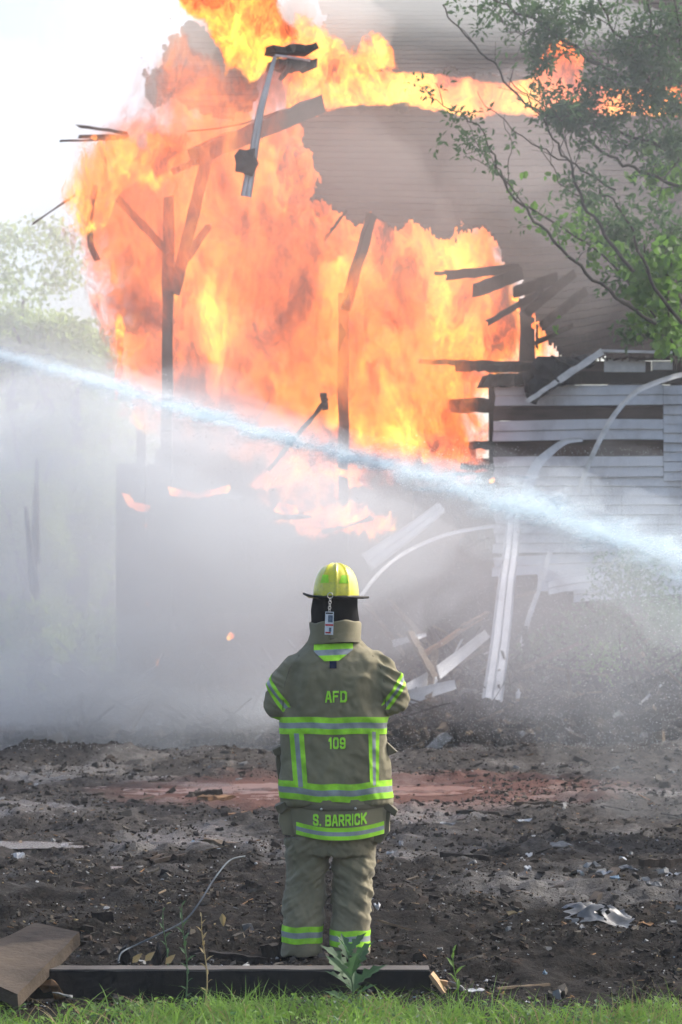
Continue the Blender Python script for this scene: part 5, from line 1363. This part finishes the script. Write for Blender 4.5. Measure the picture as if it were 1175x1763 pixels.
for i in range(24):
    y0 = rng.uniform(1300, 1560); x0 = rng.uniform(0, 1150)
    if 440 < x0 < 720: continue
    x1 = x0+rng.uniform(-60, 60); mt = rng.choice(['char', 'char_brown', 'char', 'oldwood']); lb = f"{ {'char': 'black', 'char_brown': 'scorched brown', 'oldwood': 'weathered grey'}[mt]} {'short' if abs(x1-x0) < 30 else 'long'} stick "
    lb += ('at the far left' if x0 < 150 else 'in the left dirt' if x0 < 300 else 'left of the legs' if x0 < 450 else 'right of the legs' if x0 < 850 else 'in the right dirt' if x0 < 1000 else 'by the right edge') + (', beyond the puddle' if y0 < 1340 else ' level with the puddle' if y0 < 1390 else ' level with the coat tail' if y0 < 1450 else ' level with the thighs' if y0 < 1510 else ' level with the shins')
    if lb in used_lb: continue
    used_lb.add(lb)
    stick(x0, y0, x1, y0+rng.uniform(-6, 6), rng.uniform(.012, .035), mt, lb).__setitem__('group', 'loose charred sticks')
# heap of grey scraps at right
hp = [(1020, 1503, .28, .12, 'grey_scrap'), (1045, 1512, .22, .1, 'white_scrap'), (1085, 1508, .3, .14, 'plastic'), (1110, 1515, .25, .12, 'grey_scrap'), (1140, 1520, .26, .1, 'grey_scrap'), (1160, 1512, .22, .08, 'white_scrap'), (1095, 1527, .18, .08, 'tarp'), (1125, 1538, .26, .1, 'grey_scrap'), (1060, 1530, .2, .08, 'blue_scrap'), (1075, 1490, .25, .1, 'char_brown'), (1000, 1520, .12, .05, 'white_scrap')]
hl_ = ['grey flake at the left of the scrap heap', 'white flake on the scrap heap', 'dark plastic lump topping the scrap heap', 'grey flake in the middle of the scrap heap', 'grey slab at the right of the scrap heap', 'white slab at the right picture edge', 'black lump under the scrap heap', 'low grey slab in front of the scrap heap', 'bluish flake in front of the scrap heap', 'brown slab behind the scrap heap', 'small white flake left of the scrap heap']
for (a, b, L, w_, mt), lb in zip(hp, hl_): scrap('debris_slab', a, b, L*.5, w_*.6, .025, rng.uniform(-.6, .6), mt, lb, rng.uniform(-.5, .5), .03)
# plastic sheet
def sheet():
    m_ = MB(); n = 26; Y0 = CAMZ*F/(1590-1075); c = P(1030, 1590, Y0); vs_ = []
    for i in range(n+1):
        for j in range(n+1):
            x = c.x+(i/n-.5)*.34; y = Y0+(j/n-.5)*.35; k_ = 1-((i/n-.5)**2+(j/n-.5)**2)*3
            vs_.append((x+.02*math.sin(j*1.1), y, ghs(x, y)+.012+.07*max(0, k_)*abs(float(fbm(x*9, y*9, 3, 3)))+.035*max(0, float(fbm(x*4, y*14, 7, 2)))))
    m_.add(vs_, [(i*(n+1)+j, (i+1)*(n+1)+j, (i+1)*(n+1)+j+1, i*(n+1)+j+1) for i in range(n) for j in range(n) if fbm(i*.3, j*.3, 4, 2) > -.55])
    m_.build('plastic_sheet', M['plastic'], smooth=True, recalc=False, label='crumpled grey plastic sheet on the dirt right of the fireman', cat='sheet')
sheet()
# bottle
def bottle():
    p = P(893, 1262, 36.5); z_ = ghs(p.x, 36.5); b = empty('bottle', (p.x, 36.5, z_), 'small white bottle with an orange base standing in front of the rubble', 'bottle')
    part('bottle_body', M['brown_scrap'], lambda m_: loft(m_, [(p.x, 36.5, z_, .035, .035, .035, 2), (p.x, 36.5, z_+.1, .036, .036, .036, 2)], 14), parent=b)
    part('bottle_label', M['white_scrap'], lambda m_: loft(m_, [(p.x, 36.5, z_+.1, .034, .034, .034, 2), (p.x, 36.5, z_+.17, .033, .033, .033, 2), (p.x, 36.5, z_+.2, .014, .014, .014, 2), (p.x, 36.5, z_+.23, .014, .014, .014, 2)], 14), parent=b)
bottle()
# --- fallen lengths of siding and trim
strip('fallen_channel', [(886, 850), (882, 930), (872, 1010), (861, 1110), (848, 1203)], [38.4, 38.0, 37.4, 36.8, 36.2], (.19, .27), M['vinyl'], parent=None, label='long white double channel hanging down right of centre', cat='siding strip')
strip('fallen_siding', [(762, 872), (720, 905), (672, 940), (632, 968)], [38.6, 38.4, 38.2, 38.0], (.16, .26), M['vinyl'], parent=None, label='ribbed white siding strip slanting down above the helmet', cat='siding strip')
strip('fallen_siding', [(660, 1215), (715, 1185), (765, 1150), (840, 1090)], [36.2, 36.5, 37, 37.6], (.26, .12), M['vinyl'], parent=None, rib=False, label='bent white siding sheet lying behind the fireman on the right', cat='siding strip')
strip('fallen_siding', [(690, 1205), (740, 1190), (785, 1178)], [36.4, 36.4, 36.6], (.2, .12), M['vinyl'], parent=None, rib=False, label='short white siding offcut under the bent sheet', cat='siding strip')
strip('fallen_siding', [(676, 1108), (705, 1100), (735, 1092)], [37, 37, 37.2], (.1, .05), M['vinyl'], parent=None, rib=False, label='crumpled white siding scrap right of the collar', cat='siding strip')
strip('fallen_siding', [(1080, 1268), (1095, 1235), (1115, 1215), (1145, 1190), (1190, 1165)], [35.5, 35.8, 36, 36.4, 37], (.14, .24), M['vinyl'], parent=None, rib=False, label='white siding length curling out of the rubble at the far right', cat='siding strip')
strip('fallen_siding', [(1110, 1232), (1140, 1238), (1162, 1243)], [35.7, 35.6, 35.5], (.08, .05), M['vinyl'], parent=None, rib=False, label='small white offcut beside the curling length', cat='siding strip')
def fb(a, b, Ya, Yb, w_, mat, label):
    m_ = MB(); m_.beam(P(*a, Ya), P(*b, Yb), w_, w_*.45, 10, .008, rag=.04); m_.build('fallen_board', M[mat], label=label, cat='board')
fb((706, 1088), (748, 1165), 37, 36.6, .1, 'oldwood', 'brown board leaning in the rubble right of the shoulder')
fb((750, 1120), (738, 1200), 36.9, 36.4, .08, 'oldwood', 'upright brown board beside the leaning one')
fb((725, 1130), (835, 1058), 37, 37.6, .1, 'brown_scrap', 'long brown board sloping up behind the fireman')
fb((795, 1080), (838, 1056), 37.2, 37.4, .08, 'oldwood', 'pale board tip left of the white channel')
fb((880, 1030), (925, 1018), 38, 38.1, .09, 'oldwood', 'board crossing behind the white channel')
fb((868, 1204), (914, 1203), 36.6, 36.6, .12, 'oldwood', 'short pale board at the foot of the white channel')
fb((700, 1240), (850, 1130), 37.6, 38.4, .12, 'char', 'charred board half buried in the rubble')
seen_labels = {}
def rlabel(px, py, d, kind='board'):
    t = 'steep' if abs(d.z) > .45 else ('flat' if abs(d.z) < .15 else 'slanting'); t += ' left-leaning' if d.x*d.z < 0 else ' right-leaning'; sz = 'long' if d.length > .8 else 'short'
    pl = 'far left in the mist' if px < 330 else 'left of the fireman in the mist' if px < 480 else 'behind the helmet' if px < 640 else 'right of the shoulder' if px < 760 else 'left of the white channel' if px < 840 else 'right of the white channel' if px < 960 else 'under the lower siding' if px < 1080 else 'near the right edge'
    lb = f'{sz} {t} charred board {pl}, ' + ('high on the rubble' if py < 1080 else 'midway on the rubble' if py < 1160 else 'low on the rubble')
    return lb
for i in range(50):
    px = rng.uniform(620, 1180) if i % 3 else rng.uniform(200, 620); py = rng.uniform(1010, 1230); Y = rng.uniform(37.2, 40.5); a = P(px, py, Y); g0 = ghs(a.x, a.y)
    a.z = g0+rng.uniform(0, .25); b = a+Vector((rng.uniform(-.9, .9), rng.uniform(-.3, .3), rng.uniform(-.1, .75)))
    m_ = MB(); m_.beam(a, b, rng.uniform(.05, .12), rng.uniform(.03, .07), 8, .01, rag=.05)
    lb = rlabel(px, py, b-a)
    if lb in seen_labels: continue
    seen_labels[lb] = 1
    m_.build('rubble_board', M[rng.choice(['char', 'char', 'char_brown', 'oldwood'])], label=lb, cat='board', group='boards in the rubble')
def rubble():
    m_ = MB()
    for i in range(9000):
        x = rng.uniform(-5, 6); y = rng.uniform(35, 42); s_ = rng.uniform(.04, .2)
        chunk_poly(m_, Vector((x, y, ghs(x, y)+s_*.2)), s_*rng.uniform(1, 3), s_, s_*rng.uniform(.2, .8), rng.uniform(0, PI2), rng.choices([0, 1, 2, 3], [6, 3, 1, .25])[0], rng.uniform(-.8, .8))
    m_.build('rubble', [M['char'], M['char_brown'], M['oldwood'], M['grey_scrap']], recalc=False, kind='stuff', label='charred rubble heaped at the foot of the house', cat='rubble')
rubble()
def laths():
    m_ = MB()
    for i in range(700):
        x = rng.uniform(-4.5, 6); y = rng.uniform(35.6, 41); a = Vector((x, y, ghs(x, y)+rng.uniform(-.05, .15))); b = a+Vector((rng.uniform(-.8, .8), rng.uniform(-.3, .3), rng.uniform(-.1, .55)))
        m_.beam(a, b, rng.uniform(.015, .05), rng.uniform(.01, .03), 3, .008, mi=rng.choices([0, 1, 2, 3], [6, 3, 2, .5])[0])
    m_.build('rubble_laths', [M['char'], M['char_brown'], M['oldwood'], M['vinyl']], recalc=False, kind='stuff', label='tangle of thin charred laths all through the rubble', cat='rubble')
laths()
# ================================================================== TREES AND BUSHES
def twigpath(pts, Y0, Y1):
    n = len(pts); return [P(a, b, Y0+(Y1-Y0)*i/(n-1)) for i, (a, b) in enumerate(pts)]
def leaf_spray(m_, c, r, n, L, mi, flat=1.0):
    for _ in range(n):
        o_ = Vector((rng.gauss(0, 1), rng.gauss(0, 1)*flat, rng.gauss(0, 1)))*r*.5; d = (o_.normalized() if o_.length > 0 else rv())+rv(.8)
        leaf_quad(m_, c+o_, d, rv()+Vector((0, -.5, .8)), L*rng.uniform(.6, 1.25), L*rng.uniform(.38, .55), mi() if callable(mi) else mi)
TR = P(1300, 1000, 31)
tree = empty('elm_tree', (TR.x+.2, 31, 0), 'dark green leafy tree whose branches reach in from the upper right before the roof', 'tree')
trunk = MB(); tx = TR.x+.2
trunk.tube([(tx, 31, -.2), (tx+.05, 31, 1.5), (tx-.05, 31, 3.5), (tx+.05, 31, 5.5), (tx+.1, 31, 7.5), (tx+.3, 31, 9.5)], [.22, .19, .16, .13, .09, .03], 12)
trunk.build('trunk', M['bark'], tree, smooth=True)
BR = [  # (points, r0, r1, leafiness, leaf size)
 ([(1320, 420), (1240, 350), (1180, 325), (1100, 293), (1060, 275), (1000, 232), (960, 205), (900, 175), (850, 110), (800, 60), (760, 10)], .05, .008, 0),
 ([(1280, 260), (1175, 190), (1125, 150), (1060, 130), (990, 82), (930, 40), (870, 10), (830, -20)], .045, .01, 1),
 ([(1300, 330), (1200, 275), (1120, 245), (1040, 220), (1000, 205), (975, 190), (960, 175)], .035, .006, 1),
 ([(1125, 150), (1085, 90), (1045, 30), (1020, -30)], .025, .01, 1),
 ([(1140, 160), (1135, 100), (1120, 40), (1115, -30)], .025, .01, 1),
 ([(1175, 190), (1190, 120), (1170, 60), (1165, -20)], .025, .01, 1),
 ([(1060, 130), (1010, 95), (965, 70), (940, 30)], .014, .005, 1),
 ([(990, 82), (940, 75), (915, 90), (925, 120)], .009, .004, 1),
 ([(1200, 275), (1150, 230), (1100, 180), (1060, 160), (1040, 185)], .016, .005, 1),
 ([(1250, 220), (1190, 250), (1150, 300), (1120, 300)], .018, .005, 1),
 ([(1090, 250), (1050, 240), (1020, 215), (985, 200), (965, 210)], .01, .004, 1),
 ([(1010, 232), (1000, 205), (1012, 175), (1040, 150)], .007, .003, .7),
 ([(930, 40), (900, 60), (870, 45), (840, 10)], .01, .004, .8),
 # the lighter dead-looking stems crossing the roof
 ([(1130, 560), (1060, 510), (1000, 460), (950, 410), (905, 360), (870, 320), (850, 270), (830, 225), (790, 195), (735, 165)], .04, .004, .30),
 ([(905, 360), (865, 300), (840, 280), (815, 230)], .012, .003, .45),
 ([(1090, 470), (1040, 400), (1000, 340), (985, 290), (960, 250), (940, 215), (905, 165), (870, 130)], .03, .004, .2),
 ([(1060, 330), (1000, 290), (940, 260), (880, 220), (820, 160)], .016, .003, .06),
 ([(985, 290), (970, 230), (930, 180), (890, 140)], .010, .003, .05),
 ([(1000, 340), (960, 310), (950, 260), (955, 220)], .010, .003, .1),
 ([(1175, 560), (1120, 480), (1090, 400), (1060, 350), (1030, 330)], .03, .006, .4),
 ([(870, 320), (880, 260), (868, 200)], .008, .003, .1),
 ([(1300, 130), (1230, 80), (1175, 65), (1120, 70), (1080, 55)], .02, .006, .9),
]
lv = MB(); bi = 0
for (pts, r0, r1, lf) in BR:
    Y0, Y1 = (31, 30.2) if pts[0][0] > 1100 else (30.6, 30.2+.6*math.sin(len(pts)*2.1))
    path = twigpath(pts, Y0, Y1); cc = [Vector(q) for q in catm([tuple(p) for p in path], 5)]
    cc = [q+Vector((.02*math.sin(i*1.3), 0, .02*math.cos(i*1.9))) for i, q in enumerate(cc)]
    n = len(cc); m_ = MB(); r0 = min(r0, .03) if lf < .5 else r0; m_.tube(cc, [r0*.75+(r1-r0*.75)*i/(n-1) for i in range(n)], 7)
    for i in range(3, n-1, 1):
        if rng.random() < .5*lf+.12:
            d = (cc[i+1]-cc[i]).normalized(); a = (d*.7+Vector((rng.uniform(-1, 1), rng.uniform(-.8, .8), rng.uniform(-.6, .9)))).normalized(); L = rng.uniform(.15, .5)
            e = cc[i]+a*L; mid = cc[i]+a*L*.5+Vector((0, 0, .03)); m_.tube([cc[i], mid, e], [.006, .004, .002], 5)
            if lf > .15 or rng.random() < lf:
                for q in (mid, e, e+rv(.08)):
                    if rng.random() < .45+.5*lf: leaf_spray(lv, q, .10, int(10*max(.45, lf)), .085, 0)
    m_.build('branch', M['bark'], tree, smooth=True)
def clump(px, py, rx, ry, n, L=.062, mi=0, Y=30.4, m_=None, dy=.25):
    for _ in range(n):
        t = rng.uniform(0, PI2); k_ = math.sqrt(rng.random()); sub = .75+.5*math.sin(t*3+px)
        c = P(px+rx*k_*math.cos(t)*sub, py+ry*k_*math.sin(t)*sub, Y+rng.uniform(-dy, dy)); leaf_spray(m_ or lv, c, .055, 3, L*1.35, mi)
for (a, b, rx, ry, n) in [(985, 192, 50, 28, 130), (960, 200, 22, 20, 40), (1000, 250, 20, 16, 30), (1060, 210, 30, 22, 50), (1100, 115, 60, 50, 210), (1060, 80, 40, 30, 90), (950, 50, 60, 34, 150), (900, 20, 60, 25, 80), (1150, 110, 50, 60, 170), (1165, 240, 50, 40, 190), (1150, 30, 50, 40, 90),
                          (1020, 20, 60, 26, 90), (925, 105, 14, 28, 40), (1120, 160, 60, 30, 140), (1160, 180, 40, 30, 120), (1085, 250, 22, 12, 24), (735, 160, 9, 8, 7), (752, 252, 10, 12, 7), (780, 200, 14, 20, 22), (800, 240, 22, 20, 22), (830, 250, 18, 30, 28), (850, 285, 14, 14, 14), (885, 245, 12, 12, 8), (775, 5, 14, 5, 5), (1010, 300, 20, 30, 22), (980, 310, 10, 40, 22), (1020, 140, 26, 26, 40)]:
    clump(a, b, rx, ry, int(n*.65))
lv.build('foliage', [M['leaf'], M['leaf_light']], tree, recalc=False, kind='stuff')
# vine with large pale leaves
def big_leaf(m_, p, d, n, L):
    d = d.normalized(); s_ = d.cross(n).normalized(); u_ = s_.cross(d); o_ = [(0, 0), (-.08, .3), (.15, .52), (.35, .42), (.5, .5), (.7, .3), (1, 0), (.7, -.3), (.5, -.5), (.35, -.42), (.15, -.52), (-.08, -.3)]
    c = p+d*L*.4; m_.add([c]+[p+d*L*a+s_*L*b+u_*abs(b)*L*.3 for a, b in o_], [(0, i+1, (i+1) % 12+1) for i in range(12)])
vine = empty('grape_vine', P(1150, 700, 31.2), 'climbing vine with large pale green leaves tangled below the tree at right', 'vine'); vine.location.z = 0
vl = MB()
for (a, b, rx, ry, n, L) in [(1145, 180, 22, 10, 7, .13), (1125, 250, 25, 12, 10, .14), (1130, 295, 60, 22, 36, .11), (1150, 310, 40, 30, 40, .11), (905, 362, 14, 12, 7, .11), (880, 325, 8, 20, 9, .07), (960, 385, 50, 18, 40, .075), (990, 410, 50, 20, 46, .075), (1010, 365, 20, 20, 16, .06),
                             (1100, 480, 30, 40, 60, .11), (1130, 510, 34, 60, 110, .11), (1100, 560, 14, 30, 26, .1), (1150, 560, 30, 50, 110, .11), (1050, 440, 40, 30, 60, .08), (1155, 450, 30, 40, 70, .11), (960, 555, 12, 18, 8, .06), (930, 300, 30, 10, 6, .08)]:
    for _ in range(n):
        t = rng.uniform(0, PI2); k_ = math.sqrt(rng.random()); big_leaf(vl, P(a+rx*k_*math.cos(t), b+ry*k_*math.sin(t), 31.4+rng.uniform(-.3, .3)), rv()+Vector((0, 0, -.5)), rv(.6)+Vector((0, -1, .3)), L*rng.uniform(.6, 1.1))
vl.build('leaves', M['leaf_light'], vine, recalc=False, kind='stuff')
m_ = MB()
for pts in ([(1290, 1230), (1280, 900), (1265, 700), (1200, 570), (1120, 480), (1110, 420)], [(1165, 640), (1150, 520), (1160, 430)], [(1140, 560), (1050, 450), (980, 400), (900, 350)]):
    m_.tube([Vector(q) for q in catm([tuple(P(a, b, 31.4)) for a, b in pts], 5)], .012, 6)
m_.build('stem', M['bark'], vine, smooth=True)
dk = MB()
for (a, b, rx, ry, n) in [(1130, 560, 60, 50, 260), (1060, 400, 70, 60, 170), (1100, 460, 70, 60, 200), (1165, 420, 50, 80, 200), (1010, 350, 60, 40, 80)]: clump(a, b, rx, ry, n, .075, 0, 32.2, dk, .4)
shr = empty('leafy_shrub', (P(1140, 800, 32.2).x+1.1, 32.2, 0), 'dark shrub crown behind the pale vine above the siding', 'shrub')
dk.build('foliage', M['leaf'], shr, recalc=False, kind='stuff')
m_ = MB()
for k_ in range(4):
    x0 = shr.location.x; e = P(1080+25*k_, 520-40*k_, 32.2); m_.tube([Vector((x0, 32.2, -.1)), Vector((x0-.1, 32.2, 1.5)), Vector((x0-.05, 32.2, 3.6)), Vector((x0-.1, 32.2, 3.9)).lerp(e, .3), e], [.05, .045, .04, .03, .01], 7)
m_.build('stem', M['bark'], shr, smooth=True)
# bushes before the siding foot
def bush(px, pyt, Y, rx, n, label, mat='leaf', L=.09, ht=None):
    c = P(px, pyt, Y); g0 = ghs(c.x, Y); o = empty('bush', (c.x, Y, g0), label, 'bush', 'bushes before the siding'); m_ = MB(); H = (c.z-g0)
    for _ in range(n):
        t = rng.uniform(0, PI2); k_ = rng.random()**.6; hh = rng.random(); p = Vector((c.x+math.cos(t)*rx*k_*(1-.4*hh*hh), Y+math.sin(t)*.5*k_, g0+H*hh)); leaf_spray(m_, p, .14, 4, L, 0)
    m_.build('foliage', M[mat], o, recalc=False, kind='stuff'); m2 = MB()
    for k_ in range(7): m2.tube([(c.x+rng.uniform(-.1, .1), Y, g0-.05), (c.x+rng.uniform(-.3, .3)*rx, Y, g0+H*.5), (c.x+rng.uniform(-.7, .7)*rx, Y, g0+H*rng.uniform(.7, 1))], [.02, .014, .006], 5)
    m2.build('stem', M['bark'], o, smooth=True)
bush(1090, 960, 37.6, .75, 420, 'tall hazy bush in front of the lower siding'); bush(1175, 1050, 36.8, .6, 300, 'bush at the right edge in front of the rubble')
bush(1020, 1060, 37.4, .6, 260, 'low dim bush left of the tall one'); bush(1030, 1110, 36.9, .3, 90, 'small brighter green sprig in the dim bushes', 'leaf_light', .07)
bush(960, 1100, 37.8, .5, 150, 'sparse bush beside the white channel')
# far trees at left
def fartree(px, pyt, Y, r_, n, label, mat='leaf_far'):
    c = P(px, pyt, Y); H = c.z; o = empty('far_tree', (c.x, Y, 0), label, 'tree', 'trees beyond the house at left')
    m2 = MB(); m2.tube([(c.x, Y, -.2), (c.x+.1, Y, H*.4), (c.x, Y, H*.8)], [.3, .22, .08], 8)
    for k_ in range(5): m2.tube([(c.x, Y, H*.35+k_*.5), (c.x+rng.uniform(-1, 1)*r_*.7, Y+rng.uniform(-1, 1), H*.5+k_*.9)], [.1, .03], 6)
    m2.build('trunk', M['bark'], o, smooth=True); m_ = MB()
    cl = [(Vector((rng.uniform(-1, 1)*r_*.8, rng.uniform(-1, 1)*r_*.6, rng.uniform(.12, .92)*H)), rng.uniform(.25, .5)*r_) for _ in range(26)]
    for _ in range(int(n*2.4)):
        q, rr = rng.choice(cl); k_ = max(.25, 1-((q.z/H-.5)/.62)**2); v_ = rv().normalized()*rr*rng.uniform(.6, 1.1); p = Vector((c.x+q.x*k_+v_.x, Y+q.y*k_+v_.y, q.z+v_.z*.8))
        leaf_quad(m_, p, rv(), rv()+Vector((0, 0, .6)), rng.uniform(.1, .22), rng.uniform(.07, .14))
    m_.build('crown', M[mat], o, recalc=False, kind='stuff')
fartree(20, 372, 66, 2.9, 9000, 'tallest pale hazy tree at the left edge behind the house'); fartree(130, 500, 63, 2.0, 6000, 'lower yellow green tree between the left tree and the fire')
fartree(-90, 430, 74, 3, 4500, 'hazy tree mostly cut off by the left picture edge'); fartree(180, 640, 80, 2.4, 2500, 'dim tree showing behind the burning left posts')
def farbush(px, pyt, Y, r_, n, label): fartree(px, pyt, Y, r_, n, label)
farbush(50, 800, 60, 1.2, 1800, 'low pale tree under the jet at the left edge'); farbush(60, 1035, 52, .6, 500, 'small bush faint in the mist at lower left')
